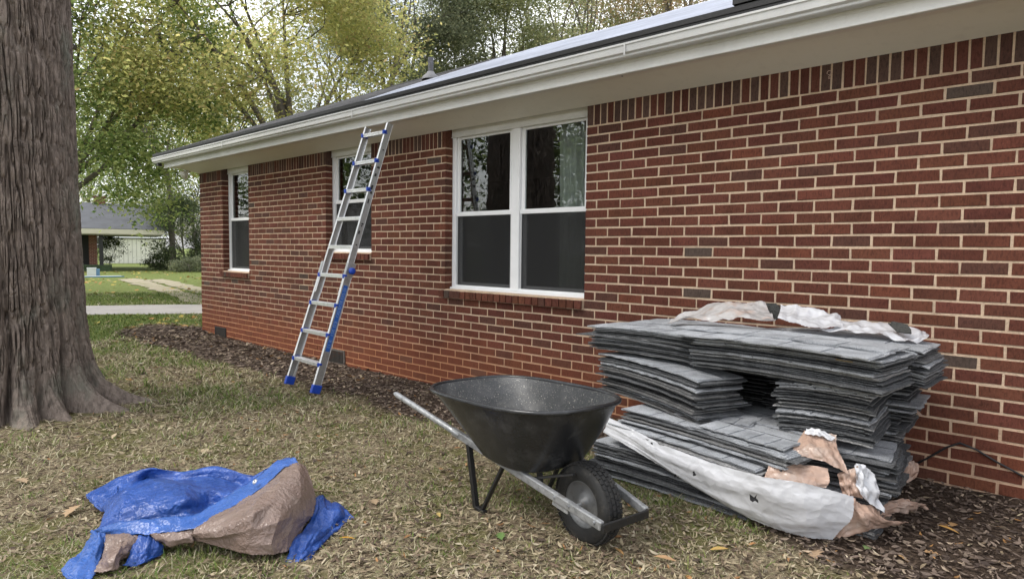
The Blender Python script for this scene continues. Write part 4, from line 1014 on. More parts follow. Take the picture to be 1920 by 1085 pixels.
# ------------------------------------------------------------------ sheets (film, tarp)
def catmull(P, n):
    """P (k,...) resampled to n along axis 0"""
    P = np.asarray(P, float); k = len(P)
    if k == 2: t = np.linspace(0, 1, n); return P[0] + (P[1] - P[0]) * t.reshape((-1,) + (1,) * (P.ndim - 1))
    E = np.concatenate([2 * P[:1] - P[1:2], P, 2 * P[-1:] - P[-2:-1]])
    u = np.linspace(0, k - 1 - 1e-9, n); i = u.astype(int); f = (u - i).reshape((-1,) + (1,) * (P.ndim - 1))
    a, b, c, d = E[i], E[i + 1], E[i + 2], E[i + 3]
    return .5 * (2 * b + (c - a) * f + (2 * a - 5 * b + 4 * c - d) * f * f + (3 * b - a - 3 * c + d) * f ** 3)
def crumple(U, V, seed, fs, amp, dirs=None, n=11):
    """facets between sharp creases, as in crushed plastic sheet"""
    r = np.random.default_rng(seed + 500); h = np.zeros_like(U); tot = 0
    for i in range(n):
        an = r.uniform(0, math.pi) if dirs is None else dirs[0] + r.normal(0, dirs[1])
        fr = r.uniform(.35, 1.0) * (1.0 if i < 7 else 2.2)
        ph = (math.cos(an) * U * fs[0] + math.sin(an) * V * fs[1]) * fr + r.random() + .55 * nz2(U * fs[0] * .5 + i * 7, V * fs[1] * .5 + i * 3, seed + i)
        h += (np.abs((ph % 1) - .5) * 2 - .5) / fr * (.4 + 1.1 * nz2(U * 3 + i, V * 3 - i, seed + 31 + i)); tot += 1 / fr
    return h / tot * amp * 2.6
def linres(P, n):
    P = np.asarray(P, float); k = len(P); u = np.linspace(0, k - 1 - 1e-9, n); i = u.astype(int); f = (u - i).reshape((-1,) + (1,) * (P.ndim - 1))
    return P[i] * (1 - f) + P[i + 1] * f
def sheet(name, rows, nu, nv, mat, parent=None, amp=.012, fs=(7, 5), seed=0, edge=.004, minz=None, fold=0., thick=0., dirs=None, crisp=0.):
    k = max(len(r_) for r_ in rows)
    G = np.array([catmull(np.array(r_), nu) for r_ in rows])        # (rows, nu, 3)
    G = catmull(G, nv)                                               # (nv, nu, 3)
    if crisp:
        G2 = linres(np.array([linres(np.array(r_), nu) for r_ in rows]), nv); G = G * (1 - crisp) + G2 * crisp
    du = np.gradient(G, axis=1); dv = np.gradient(G, axis=0); N = np.cross(du, dv); N /= np.linalg.norm(N, axis=-1)[..., None] + 1e-9
    Vv, Uu = np.meshgrid(np.linspace(0, 1, nv), np.linspace(0, 1, nu), indexing='ij')
    sh = .35 * fbm(Uu * 3, Vv * 3, seed + 9, 2)
    h0 = (ridged(Uu * fs[0] + Vv * 2.3 + sh * 3, Vv * fs[1] - Uu * 1.1, seed + 100, 4) - .55) * amp + (ridged(Uu * fs[0] * 2.6 - Vv * 3, Vv * fs[1] * 2.4 + Uu * 3, seed + 130, 2) - .5) * amp * .45
    h = .35 * h0 + crumple(Uu, Vv, seed, fs, amp, dirs)
    if fold: h = h + fold * np.sin(Uu * 11 + 3 * sh)
    G = G + N * h[..., None]
    r = np.random.default_rng(seed)
    for sl_ in ((0, slice(None)), (-1, slice(None)), (slice(None), 0), (slice(None), -1)): G[sl_] += r.normal(0, edge, G[sl_].shape)
    if minz is not None: G[..., 2] = np.maximum(G[..., 2], minz + .004 * nz2(Uu * 30, Vv * 30, seed))
    o = MB().grid(G).build(name, mat, parent, smooth=True)
    if thick: m = o.modifiers.new('solid', 'SOLIDIFY'); m.thickness = thick; m.offset = 0
    return o
def pl(pts): return [PY(x, y, Y) for x, y, Y in pts]
# long white wrapper hanging across the front of the stack
wf = empty('wrapper_film', (1.6, -1.45, 0), 0, 'long torn strip of white wrapper film sagging across the front of the stack', 'wrapper')
wf.location = (0, 0, 0)
hole = M('film_hole', (.012, .012, .014), .8)
sheet('white_film', [pl([(1142, 782, -1.27), (1190, 806, -1.34), (1240, 832, -1.40), (1340, 869, -1.50), (1430, 893, -1.56), (1510, 906, -1.50), (1600, 930, -1.36)]),
                     pl([(1138, 792, -1.29), (1185, 820, -1.36), (1245, 855, -1.43), (1345, 900, -1.52), (1430, 928, -1.56), (1510, 945, -1.50), (1600, 965, -1.36)]),
                     pl([(1134, 802, -1.30), (1186, 832, -1.37), (1262, 885, -1.44), (1368, 944, -1.50), (1440, 968, -1.50), (1510, 984, -1.46), (1580, 990, -1.36)]),
                     pl([(1131, 810, -1.31), (1188, 842, -1.38), (1276, 897, -1.43), (1394, 966, -1.46), (1475, 997, -1.44), (1520, 1008, -1.40), (1561, 1013, -1.35)])],
      150, 60, plasw_m, wf, .010, (6, 3), 3, .0007, .004, dirs=(1.2, .7), crisp=.5)
for x, y, Y, sz in ((1303, 888, -1.505, .018), (1415, 934, -1.57, .026), (1266, 891, -1.45, .010), (1222, 830, -1.40, .010)):
    r = np.random.default_rng(x); c = PY(x, y, Y - .03); q = np.linspace(0, 2 * math.pi, 10, endpoint=False) + r.uniform(-.25, .25, 10); rd = sz * r.uniform(.2, 1.2, 10)
    MB().add([c] + [c + np.array([rd[i] * math.cos(q[i]), -.002, rd[i] * math.sin(q[i])]) for i in range(10)], [], [(0, 1 + i, 1 + (i + 1) % 10) for i in range(10)]).build('tear', hole, wf)
sheet('tan_film', [pl([(1590, 925, -1.33), (1612, 940, -1.27), (1650, 952, -1.15)]), pl([(1583, 945, -1.36), (1620, 965, -1.32), (1662, 972, -1.15)]), pl([(1566, 985, -1.37), (1630, 990, -1.26), (1700, 978, -1.0)]), pl([(1561, 1012, -1.35), (1600, 998, -1.28), (1702, 979, -.99)])],
      40, 26, plast_m, wf, .03, (5, 3), 8, .0007, .004)
sheet('tan_flap', [pl([(1640, 945, -1.05), (1690, 935, -.85), (1736, 945, -.66)]), pl([(1645, 958, -1.05), (1700, 948, -.85), (1738, 949, -.65)]), pl([(1650, 972, -1.05), (1690, 962, -.85), (1725, 955, -.68)])],
      36, 18, plast_m, wf, .03, (5, 3), 18, .0007, .004)
sheet('white_tuft', [pl([(1606, 868, -1.26), (1622, 872, -1.22), (1643, 893, -1.18)]), pl([(1604, 895, -1.28), (1625, 905, -1.24), (1650, 925, -1.18)]), pl([(1612, 925, -1.28), (1635, 945, -1.24), (1656, 960, -1.17)])],
      30, 30, plasw_m, wf, .03, (4, 4), 28, .0007, .004)
sheet('tan_tuft', [pl([(1570, 885, -1.27), (1590, 880, -1.26), (1610, 872, -1.25)]), pl([(1574, 905, -1.29), (1592, 905, -1.28), (1612, 900, -1.26)]), pl([(1580, 928, -1.29), (1598, 930, -1.28), (1618, 935, -1.26)])],
      26, 22, plast_m, wf, .03, (4, 3), 38, .0007, .004)
def film(name_label, rows, mat, seed, amp=.02, fs=(5, 3), nu=44, nv=26, minz=None):
    c = np.mean([p for r_ in rows for p in r_], axis=0)
    o = sheet('film_scrap', [[np.asarray(p) - c for p in r_] for r_ in rows], nu, nv, mat, None, amp, fs, seed, .0007, None)
    o.location = tuple(c); tag(o, name_label, 'wrapper', 'wrapper film on the stack'); return o
film('pink tan wrapper with a white corner sticking out under the upper right bundle', [pl([(1508, 806, -1.20), (1535, 812, -1.18), (1568, 815, -1.14)]), pl([(1490, 835, -1.32), (1530, 838, -1.30), (1572, 842, -1.22)]), pl([(1486, 852, -1.36), (1540, 862, -1.34), (1590, 888, -1.28)])], plast_m, 41, .02)
film('small white folded wrapper corner on the pink tan wrapper', [pl([(1512, 803, -1.21), (1540, 806, -1.19), (1566, 820, -1.17)]), pl([(1508, 812, -1.25), (1535, 816, -1.24), (1560, 826, -1.20)])], plasw_m, 42, .012, nu=24, nv=12)
film('tan wrapper panel tucked under the jutting slab above the white strip', [pl([(1448, 858, -1.40), (1475, 862, -1.39), (1552, 880, -1.33)]), pl([(1440, 876, -1.46), (1480, 885, -1.45), (1556, 896, -1.36)]), pl([(1432, 893, -1.50), (1480, 905, -1.49), (1550, 914, -1.38)])], plast_m, 43, .016)
film('cloudy film heaped on the left of the top layer', [[PY(1262, 596, -.62), PY(1330, 572, -.50), PY(1390, 563, -.46), PY(1436, 570, -.44)], [PY(1258, 600, -.72), PY(1330, 586, -.68), PY(1390, 578, -.62), PY(1446, 590, -.58)], [PY(1250, 602, -.80), PY(1330, 597, -.80), PY(1395, 597, -.80), PY(1455, 600, -.78)]], plasc_m, 44, .035, (5, 3), 60, 34)
film('glossy white film heaped in the middle of the top layer', [[PY(1464, 571, -.42), PY(1500, 573, -.42), PY(1550, 582, -.40), PY(1575, 598, -.40)], [PY(1462, 585, -.58), PY(1500, 592, -.56), PY(1545, 600, -.54), PY(1580, 606, -.52)], [PY(1458, 600, -.76), PY(1500, 607, -.76), PY(1548, 614, -.74), PY(1582, 612, -.66)]], plasw_m, 45, .03, (4, 3), 60, 34)
film('flattened white film lying towards the right end of the top layer', [[PY(1575, 600, -.46), PY(1620, 602, -.38), PY(1660, 604, -.36), PY(1720, 615, -.30), PY(1742, 628, -.28)], [PY(1570, 610, -.62), PY(1610, 613, -.58), PY(1655, 619, -.54), PY(1700, 630, -.50), PY(1738, 634, -.42)], [PY(1540, 618, -.74), PY(1600, 622, -.70), PY(1650, 626, -.66), PY(1690, 640, -.62), PY(1716, 640, -.55)]], plasw_m, 46, .02, (6, 3), 60, 26)
film('small tan strip of film curling from the right pile towards the wall', [pl([(1696, 752, -.42), (1715, 764, -.40), (1732, 780, -.38)]), pl([(1694, 757, -.42), (1712, 770, -.40), (1731, 781, -.38)])], plast_m, 47, .006, nu=20, nv=6)
film('crumpled tan wrapper at the foot of the right pile by the wall', [pl([(1690, 878, -.36), (1708, 864, -.25), (1724, 868, -.2)]), pl([(1682, 893, -.46), (1705, 890, -.36), (1722, 884, -.26)]), pl([(1668, 908, -.56), (1695, 905, -.48), (1718, 895, -.34)])], plast_m, 48, .02, nu=30, nv=20)
film('white wrapper corner at the foot of the right pile', [pl([(1676, 896, -.54), (1697, 899, -.5)]), pl([(1664, 909, -.62), (1684, 921, -.60)])], plasw_m, 49, .01, nu=20, nv=12)

# ------------------------------------------------------------------ blue tarp
def tz(zx, zy, z): return PZ(80 + zx / 3.0, 820 + zy / 3.0, z - .045)
def tarp():
    root = empty('tarp', (0, 0, 0), 0, 'crumpled blue tarpaulin with its brown side folded over, lying on the lawn', 'tarp')
    def S(nm, rows, nu, nv, mat, amp, fs, seed, fold=0.): return sheet(nm, [[tz(*q) for q in r_] for r_ in rows], nu, nv, mat, root, amp, fs, seed, .0015, -.05, fold, .0016, crisp=.72)
    S('blue_side', [[(250, 330, .01), (420, 250, .02), (640, 205, .02), (830, 205, .02), (980, 190, .02), (1180, 215, .06), (1330, 130, .16)],
                    [(245, 325, .03), (430, 228, .10), (620, 172, .155), (800, 192, .12), (980, 165, .15), (1185, 205, .13), (1395, 112, .27)],
                    [(300, 375, .03), (445, 285, .10), (580, 230, .085), (760, 236, .095), (950, 225, .10), (1120, 262, .075), (1350, 140, .24)],
                    [(360, 425, .05), (470, 300, .17), (630, 240, .20), (800, 262, .19), (930, 285, .17), (1080, 300, .15), (1290, 170, .22)],
                    [(330, 470, .07), (450, 400, .15), (640, 370, .165), (800, 350, .20), (935, 372, .10), (1050, 330, .15), (1240, 205, .20)],
                    [(290, 525, .045), (430, 480, .10), (600, 440, .125), (740, 430, .13), (850, 440, .125), (1000, 352, .155), (1190, 245, .19)],
                    [(300, 540, .03), (430, 515, .07), (600, 505, .08), (740, 495, .09), (860, 475, .10), (1015, 385, .13), (1205, 260, .17)]],
      150, 110, tarpb_m, .026, (4, 3.5), 5)
    S('hem_band', [[(285, 520, .05), (430, 472, .12), (600, 455, .14), (740, 440, .145), (860, 435, .14), (1000, 350, .17), (1190, 235, .20), (1320, 130, .255), (1420, 110, .28)],
                   [(300, 545, .035), (430, 505, .11), (600, 490, .125), (740, 480, .13), (870, 470, .135), (1020, 385, .17), (1215, 262, .21), (1345, 150, .26), (1440, 150, .27)],
                   [(330, 548, .03), (440, 548, .08), (600, 543, .10), (740, 528, .11), (860, 505, .13), (1030, 410, .175), (1235, 282, .215), (1360, 165, .265), (1440, 152, .272)]],
      100, 14, tarph_m, .008, (14, 2), 6)
    S('brown_side', [[(855, 500, .13), (1030, 402, .175), (1232, 278, .212), (1365, 160, .262), (1425, 148, .27), (1475, 165, .245)],
                     [(850, 520, .122), (1015, 450, .180), (1215, 330, .232), (1370, 240, .262), (1450, 220, .255), (1530, 290, .165)],
                     [(845, 545, .10), (1000, 512, .160), (1190, 425, .242), (1350, 345, .226), (1455, 330, .205), (1545, 360, .105)],
                     [(842, 562, .085), (990, 560, .128), (1170, 520, .176), (1330, 470, .196), (1445, 430, .148), (1522, 440, .08)],
                     [(845, 570, .075), (960, 585, .085), (1140, 606, .105), (1290, 600, .110), (1388, 550, .098), (1475, 480, .06)],
                     [(850, 576, .065), (950, 596, .066), (1180, 655, .062), (1300, 652, .055), (1372, 640, .04), (1440, 560, .03)]],
      150, 110, tarpn_m, .016, (4, 3), 7)
    S('brown_under', [[(600, 540, .105), (700, 535, .11), (845, 512, .12)], [(625, 570, .08), (720, 580, .085), (848, 560, .09)], [(650, 595, .05), (730, 606, .055), (850, 585, .065)], [(660, 590, .02), (740, 590, .02), (850, 580, .03)]], 30, 18, tarpn_m, .014, (4, 2), 9)
    S('brown_fold', [[(370, 545, .06), (440, 548, .09), (545, 550, .09)], [(350, 600, .06), (430, 600, .10), (530, 590, .07)], [(320, 680, .04), (410, 670, .08), (480, 640, .05)], [(285, 765, .01), (390, 745, .03), (455, 690, .02)]], 34, 30, tarpn_m, .028, (3, 3), 10)
    S('blue_fold', [[(535, 555, .085), (600, 552, .09), (650, 560, .07)], [(500, 620, .06), (580, 620, .06), (685, 610, .04)], [(470, 690, .03), (560, 675, .03), (680, 650, .01)], [(455, 722, .01), (530, 722, .01), (600, 690, .01)]], 34, 26, tarpb_m, .022, (4, 3), 11)
    S('blue_strip', [[(275, 520, .06), (320, 530, .075), (360, 545, .06)], [(265, 560, .045), (310, 570, .07), (358, 590, .05)], [(210, 640, .03), (270, 650, .055), (330, 670, .03)], [(100, 738, .01), (190, 770, .03), (285, 790, .012)], [(130, 790, .01), (190, 805, .02), (235, 810, .01)]], 26, 40, tarph_m, .014, (3, 4), 12)
    S('blue_tail', [[(1535, 335, .09), (1580, 325, .10), (1660, 370, .05), (1757, 450, .012)], [(1530, 400, .075), (1590, 400, .085), (1660, 430, .06), (1755, 455, .012)], [(1500, 470, .05), (1570, 490, .05), (1640, 495, .03), (1700, 478, .012)],
                    [(1440, 540, .06), (1510, 560, .07), (1590, 545, .05), (1640, 545, .012)], [(1390, 620, .04), (1460, 640, .06), (1530, 620, .04), (1590, 600, .012)], [(1368, 705, .01), (1430, 700, .02), (1490, 690, .015), (1540, 650, .01)]], 44, 54, tarpb_m, .024, (4, 5), 13)
    S('blue_corner', [[(245, 330, .02), (330, 290, .04), (430, 235, .09)], [(270, 365, .02), (345, 340, .06), (420, 300, .09)], [(330, 415, .015), (370, 390, .05), (400, 350, .07)], [(370, 430, .012), (390, 410, .04), (400, 380, .05)]], 30, 24, tarpb_m, .014, (3, 3), 14)
    g = tz(1201, 255, .226); n_ = np.array([-.05, -.75, .66]); n_ /= np.linalg.norm(n_)
    MB().lathe([(.005, .003), (.006, .006), (.010, .007), (.013, .004), (.014, 0)], g + np.array([0, -.006, .008]), n_, 16).build('grommet', M('grommet', (.6, .6, .58), .35, metal=.6), root, smooth=True)
    MB().lathe([(.0001, .0035), (.0055, .0035)], g + np.array([0, -.006, .008]), n_, 12).build('grommet_hole', black_m, root)
tarp()

# ------------------------------------------------------------------ the neighbouring house across the road
def neighbour():
    D = 45.0
    o0 = PZ(230, 492, -.12); vd = ray(230, 470); vd[2] = 0; vd /= np.linalg.norm(vd); rt = np.array([-vd[1] * -1, vd[0] * -1, 0]); rt = np.array([vd[1], -vd[0], 0]) * 1.0
    if rt @ CR < 0: rt = -rt
    dist = 45.0; P0 = np.array([CAM[0], CAM[1], 0]) + vd * dist; P0[2] = -.12
    def q(x, y, back=0.):               # local (right, back, up) of the point seen at the pixel on the plane `back` behind the front
        d = ray(x, y); t = (dist + back) / (d @ vd); P = CAM + d * t - P0; return np.array([P @ rt, back, P[2]])
    def Wp(l): return rt * l[0] + vd * l[1] + np.array([0, 0, l[2]])
    yawm = math.atan2(rt[1], rt[0])
    def hexa(mb, x0, x1, y0, y1, z0, z1): mb.hexa([(x0, y0, z0), (x1, y0, z0), (x1, y1, z0), (x0, y1, z0), (x0, y0, z1), (x1, y0, z1), (x1, y1, z1), (x0, y1, z1)]); return mb
    h = empty('neighbour_house', tuple(P0), yawm, 'low grey roofed house with carport across the road', 'house')
    roof_g = M('far_roof', (.11, .115, .13), .9, var=[(1.5, .8, .4, .7), (6, .85, .45, .65, (.2, 1, 1))])
    crm = M('far_trim', (.66, .62, .5), .7); drk = M('far_dark', (.03, .03, .03), .8)
    e0 = q(60, 424); e1 = q(308, 433); ez = (e0[2] + e1[2]) / 2; x0, x1 = e0[0], e1[0]
    rz = q(200, 381, 4.0)[2]; rx1 = q(283, 387, 4.0)[0]
    mb = MB().add([(x0, -.5, ez), (x1, -.5, ez), (rx1, 4, rz), (x0, 4, rz), (x0, 8.5, ez), (x1, 8.5, ez)], [(0, 1, 2, 3), (3, 2, 5, 4)], [(1, 5, 2)]); mb.build('roof', roof_g, h)
    hexa(MB(), x0, x1, -.53, -.49, ez - .30, ez - .02).build('fascia', crm, h)
    hexa(MB(), x0, x1 - .1, -.48, 8.4, ez - .36, ez - .30).build('ceiling', M('far_soffit', (.36, .34, .28), .8), h)
    a = q(182, 480)[0]; b = q(196, 480)[0]
    hexa(MB(), a + .12, b - .05, -.3, -.05, 0, ez - .36).build('carport_post', drk, h)
    a2, b2 = q(167, 480, 1)[0], q(182, 480, 1)[0]
    hexa(MB(), a2, b2, 1.0, 1.6, 0, ez - .36).build('brick_pier', brickfar_m, h)
    hexa(MB(), q(60, 480, 2)[0], q(170, 480, 2)[0], 2.0, 2.2, 0, ez - .36).build('wall', drk, h)
    hexa(MB(), q(60, 480, 2)[0], q(210, 480, 2)[0], -.6, 1.0, 0, .35).build('planter', M('far_green', (.05, .08, .035), .9, var=[(6, .6, .4, .6)]), h)
    c0 = q(176, 378, 4.2)
    hexa(MB(), c0[0], c0[0] + .62, 3.8, 4.4, rz - .6, c0[2] + .25).build('chimney', brickfar_m, h); hexa(MB(), c0[0] - .06, c0[0] + .68, 3.74, 4.46, c0[2] + .25, c0[2] + .36).build('chimney_cap', brickfar_m, h)
    # shed
    s = empty('white_shed', tuple(P0 + vd * 18), yawm, 'long white shed with vertical boards behind the carport', 'shed')
    sx0, sx1 = q(190, 480, 18)[0], q(312, 480, 18)[0]; st_, sb_ = q(250, 445, 18)[2], q(250, 492, 18)[2]
    sb_ = 0
    wht = M('far_white', (.82, .80, .72), .7, world=True, var=[(.8, .9, .4, .7)])
    n = 15
    for i in range(n):
        w_ = (sx1 - sx0) / n; hexa(MB(), sx0 + i * w_ + .012, sx0 + (i + 1) * w_ - .012, (.0 if i % 2 else .012), .05, sb_ + .02, st_ - .02).build('board', wht, s)
    hexa(MB(), sx0, sx1, .06, 3.5, sb_, st_).build('shed_body', M('far_white_joint', (.45, .44, .4), .8), s)
    hexa(MB(), sx0 - .1, sx1 + .15, -.06, -.02, st_ - .12, st_ - .02).build('eave_shade_strip', drk, s)  # near-black strip standing in for the shade under the shed eave
    rt0 = q(250, 434, 18)[2]
    MB().add([(sx0 - .1, -.25, st_ - .0), (sx1 + .2, -.25, st_ - .0), (sx1 + .2, 3, rt0 + .55), (sx0 - .1, 3, rt0 + .55), (sx0 - .1, -.25, st_ - .05), (sx1 + .2, -.25, st_ - .05)], [(0, 1, 2, 3), (4, 5, 1, 0)]).build('metal_roof', M('far_metal', (.72, .74, .76), .4), s)
    # bin
    bx = empty('wheelie_bin', tuple(P0 + vd * 3.4), yawm, 'dark wheeled bin standing at the right end of the white shed', 'bin')
    l, r_ = q(309, 480, 3.4)[0], q(325, 480, 3.4)[0]; tz_ = 1.15
    MB().hexa([(l + .1, 0, 0.05), (r_ - .1, 0, 0.05), (r_ - .1, .5, 0.05), (l + .1, .5, 0.05), (l, -.05, tz_), (r_, -.05, tz_), (r_, .6, tz_), (l, .6, tz_)]).build('bin_body', drk, bx)
    MB().hexa([(l - .04, -.1, tz_), (r_ + .04, -.1, tz_), (r_ + .04, .65, tz_), (l - .04, .65, tz_), (l, -.05, tz_ + .08), (r_, -.05, tz_ + .08), (r_, .6, tz_ + .16), (l, .6, tz_ + .16)]).build('bin_lid', drk, bx)
    for xx_ in (l + .12, r_ - .18): MB().tube([(xx_, .5, .12), (xx_ + .06, .5, .12)], .12, 12).build('bin_wheel', drk, bx)
    # blue tub right of the shrub
    bl = empty('blue_tub', tuple(PZ(370, 494, -.12)), yawm, 'blue plastic tub by the dark shrub at the house corner', 'tub')
    MB().lathe([(.0001, .02), (.42, .0), (.5, .5), (.54, .52), (.54, .56), (.47, .55), (.42, .1), (.0001, .08)], (0, 0, 0), (0, 0, 1), 20).build('tub_body', bluep_m, bl, smooth=True)
    MB().lathe([(.545, .50), (.565, .51), (.565, .57), (.545, .575)], (0, 0, 0), (0, 0, 1), 20).build('tub_rim', bluep_m, bl, smooth=True)
    # white cooler and board on the lawn
    cpos = PZ(172, 517, -.12); co = empty('cool_box', tuple(cpos), yawm, 'white and blue cool box standing on the far lawn', 'cool box')
    hexa(MB(), -.19, .19, -.15, .15, .01, .36).build('box_body', M('box_white', (.78, .8, .82), .5), co)
    hexa(MB(), .192, .34, -.12, .16, .01, .34).build('box_side', M('box_blue', (.16, .3, .5), .5), co)
    hexa(MB(), -.2, .2, -.16, .16, .36, .40).build('box_lid', M('box_lid', (.8, .82, .84), .5), co)
    bo = empty('board', tuple(PZ(195, 519, -.11)), yawm + .2, 'pale blue board lying flat on the far lawn beside the cool box', 'board')
    hexa(MB(), -.9, .75, -.35, .35, .01, .04).build('board_panel', M('board_pale', (.55, .62, .66), .6), bo); hexa(MB(), -.92, .77, -.38, -.352, .0, .05).build('board_edge', M('board_edge', (.15, .3, .42), .6), bo)
neighbour()

# ------------------------------------------------------------------ grass, leaf litter, mulch
def scatter(n, dmin, dmax, pw, seed, a0=-40, a1=42):
    """plan points around the camera's side of the lot, denser near by"""
    r = np.random.default_rng(seed)
    u = r.random(n); d = (dmin ** pw + (dmax ** pw - dmin ** pw) * u) ** (1 / pw)
    an = math.atan2(CF[1], CF[0]) + np.radians(r.uniform(a0, a1, n))
    return CAM[0] + d * np.cos(an), CAM[1] + d * np.sin(an), d, r
def keep_out(x, y):
    inside = (y > -.012) & (x > XL - .01)
    tr_ = ((x + 4.16) ** 2 + (y + 3.41) ** 2) < .66 ** 2
    st_ = (x > .95) & (x < 2.35) & (y > -1.25)
    return inside | tr_ | st_
road_n = np.array([n0[:2], n1[:2]])
def onroad(x, y):
    d1 = (n1[0] - n0[0]) * (y - n0[1]) - (n1[1] - n0[1]) * (x - n0[0]); d2 = (f1[0] - f0[0]) * (y - f0[1]) - (f1[1] - f0[1]) * (x - f0[0])
    return d1 * d2 < 0
# grass
n = 520000
x, y, d, r = scatter(n, 1.7, 24, .72, 1)
gpatch = fbm(x * 1.1 + 5, y * 1.1 + 8, 71, 3)
bm = bedmask(x, y) * (y < .3)
farg = sstep(-6.5, -9.5, x)
k = ~keep_out(x, y) & ~onroad(x, y) & (r.random(n) > bm * 1.05) & (r.random(n) < .30 + .9 * sstep(.42, .62, gpatch) + farg)
trd = np.hypot(x + 4.16, y + 3.41); k &= r.random(n) < sstep(.75, 1.9, trd)
x, y, d, gpatch, farg = x[k], y[k], d[k], gpatch[k], farg[k]; n0_ = len(x)
tq = r.random((190, 2)); tx = np.r_[-7 + 9.2 * tq[:, 0], [1.2 + .9 * q for q in r.random(26)], [-.3 + 1.0 * q for q in r.random(30)]]; ty = np.r_[-4.3 + 3.0 * tq[:, 1], -1.42 - .12 * r.random(26), -3.25 - .35 * r.random(30)]
tk_ = np.repeat(np.arange(len(tx)), 26); ax_ = tx[tk_] + r.normal(0, .03, len(tk_)); ay_ = ty[tk_] + r.normal(0, .03, len(tk_))
ok_ = ~keep_out(ax_, ay_) & (bedmask(ax_, ay_) < .6); ax_, ay_ = ax_[ok_], ay_[ok_]
x = np.r_[x, ax_]; y = np.r_[y, ay_]; d = np.r_[d, np.hypot(ax_ - CAM[0], ay_ - CAM[1])]; gpatch = np.r_[gpatch, np.full(len(ax_), .6)]; farg = np.r_[farg, np.zeros(len(ax_))]; n = len(x); tuft = np.arange(n) >= n0_
sz = np.clip(d / 5, .8, 3.2)
th = r.uniform(0, 2 * math.pi, n); ln = r.uniform(.025, .066, n) * np.clip(sz, .8, 1.6); hh = np.where(tuft, ln * r.uniform(.4, 1.15, n), ln * r.uniform(.1, .75, n)); wd = r.uniform(.0016, .0034, n) * sz
z = groundz(x, y) - .004
ux, uy = np.cos(th), np.sin(th)
B = np.stack([x, y, z], -1); per = np.stack([-uy, ux, 0 * ux], -1) * wd[:, None]
Tm = B + np.stack([ux * ln * .5, uy * ln * .5, hh * .75], -1); Tp = B + np.stack([ux * ln, uy * ln, hh], -1)
V = np.stack([B - per, B + per, Tm + per * .8, Tm - per * .8, Tp], 1).reshape(-1, 3)
i5 = np.arange(n)[:, None] * 5
green = np.array([[.13, .185, .04], [.09, .145, .03], [.20, .23, .065]])[r.integers(3, size=n)]
dry = np.array([[.42, .38, .24], [.35, .31, .19], [.26, .22, .135], [.47, .43, .30]])[r.integers(4, size=n)]
isg = r.random(n) < .22 + .45 * sstep(.45, .65, gpatch) + .55 * farg
C = np.where(isg[:, None], green, dry) * r.uniform(.75, 1.25, n)[:, None]
me = np_mesh('grass', V, i5 + np.array([[0, 1, 2, 3]]), grass_m, cols=np.repeat(C, 5, 0), tris=i5 + np.array([[3, 2, 4]]))
tag(obj('grass', me), 'thin dry and green grass of the lawn', 'grass', kind='stuff')
# leaf litter: narrow curled leaves
def litter(name, label, n, dmin, dmax, pw, seed, lmin, lmax, wr, pal, fn, curl=.25, lift=.004, asp=None):
    x, y, d, r = scatter(n, dmin, dmax, pw, seed)
    k = ~keep_out(x, y) & fn(x, y, r); x, y, d = x[k], y[k], d[k]; n = len(x)
    sz = np.clip(d / 6, .85, 2.0)
    ln = r.uniform(lmin, lmax, n) * sz; wd = ln * r.uniform(*wr, n)
    th = r.uniform(0, 2 * math.pi, n); tl = r.normal(0, .16, n); rl = r.normal(0, .45, n)
    a_ = np.stack([np.cos(th) * np.cos(tl), np.sin(th) * np.cos(tl), np.sin(tl)], -1)
    b_ = np.stack([-np.sin(th) * np.cos(rl), np.cos(th) * np.cos(rl), np.sin(rl)], -1)
    P = np.stack([x, y, groundz(x, y) + lift + np.abs(r.normal(0, .006, n))], -1)
    cz = np.stack([0 * ln, 0 * ln, ln * curl * r.uniform(-.6, 1, n)], -1)
    l2, w2 = (ln * .5)[:, None], (wd * .5)[:, None]
    V = np.stack([P - a_ * l2 + cz, P - a_ * l2 * .35 - b_ * w2, P + a_ * l2 * .35 - b_ * w2 * .9, P + a_ * l2 + cz * .6, P + a_ * l2 * .35 + b_ * w2, P - a_ * l2 * .35 + b_ * w2 * .9], 1).reshape(-1, 3)
    V[:, 2] = np.maximum(V[:, 2], np.repeat(P[:, 2] - .012, 6))
    i6 = np.arange(n)[:, None] * 6
    F = np.concatenate([i6 + np.array([[0, 1, 4, 5]])[:, [0, 1, 2, 3]], i6 + np.array([[1, 2, 3, 4]])], 0)
    wts = np.array([p_[0] for p_ in pal], float); cl = np.array([p_[1] for p_ in pal]); C = cl[r.choice(len(cl), n, p=wts / wts.sum())] * r.uniform(.7, 1.3, n)[:, None]
    me = np_mesh(name, V, F, litter_m, cols=np.repeat(C, 6, 0))
    return tag(obj(name, me), label, 'leaves', kind='stuff')
TAN = [(4, (.33, .275, .18)), (4, (.265, .21, .14)), (3, (.20, .15, .10)), (1.5, (.42, .36, .26)), (3, (.12, .085, .06)), (.3, (.30, .16, .07)), (1.5, (.075, .055, .042))]
DKB = [(5, (.115, .086, .068)), (4, (.165, .125, .10)), (3, (.075, .055, .045)), (3, (.23, .18, .14)), (1.6, (.33, .26, .19)), (.25, (.30, .16, .06))]
YLW = [(3, (.46, .36, .09)), (2, (.42, .25, .09)), (2, (.38, .30, .15))]
litter('leaf_litter', 'dry narrow leaves strewn over the lawn', 80000, 1.7, 12, .8, 21, .022, .070, (.13, .32), TAN,
       lambda x, y, r: (r.random(len(x)) > bedmask(x, y) * .75) & (r.random(len(x)) < .25 + 1.1 * sstep(.60, .40, fbm(x * 1.1 + 5, y * 1.1 + 8, 71, 3)) + .4 * sstep(1.7, .8, np.hypot(x + 4.16, y + 3.41))) & (x > -9.5))
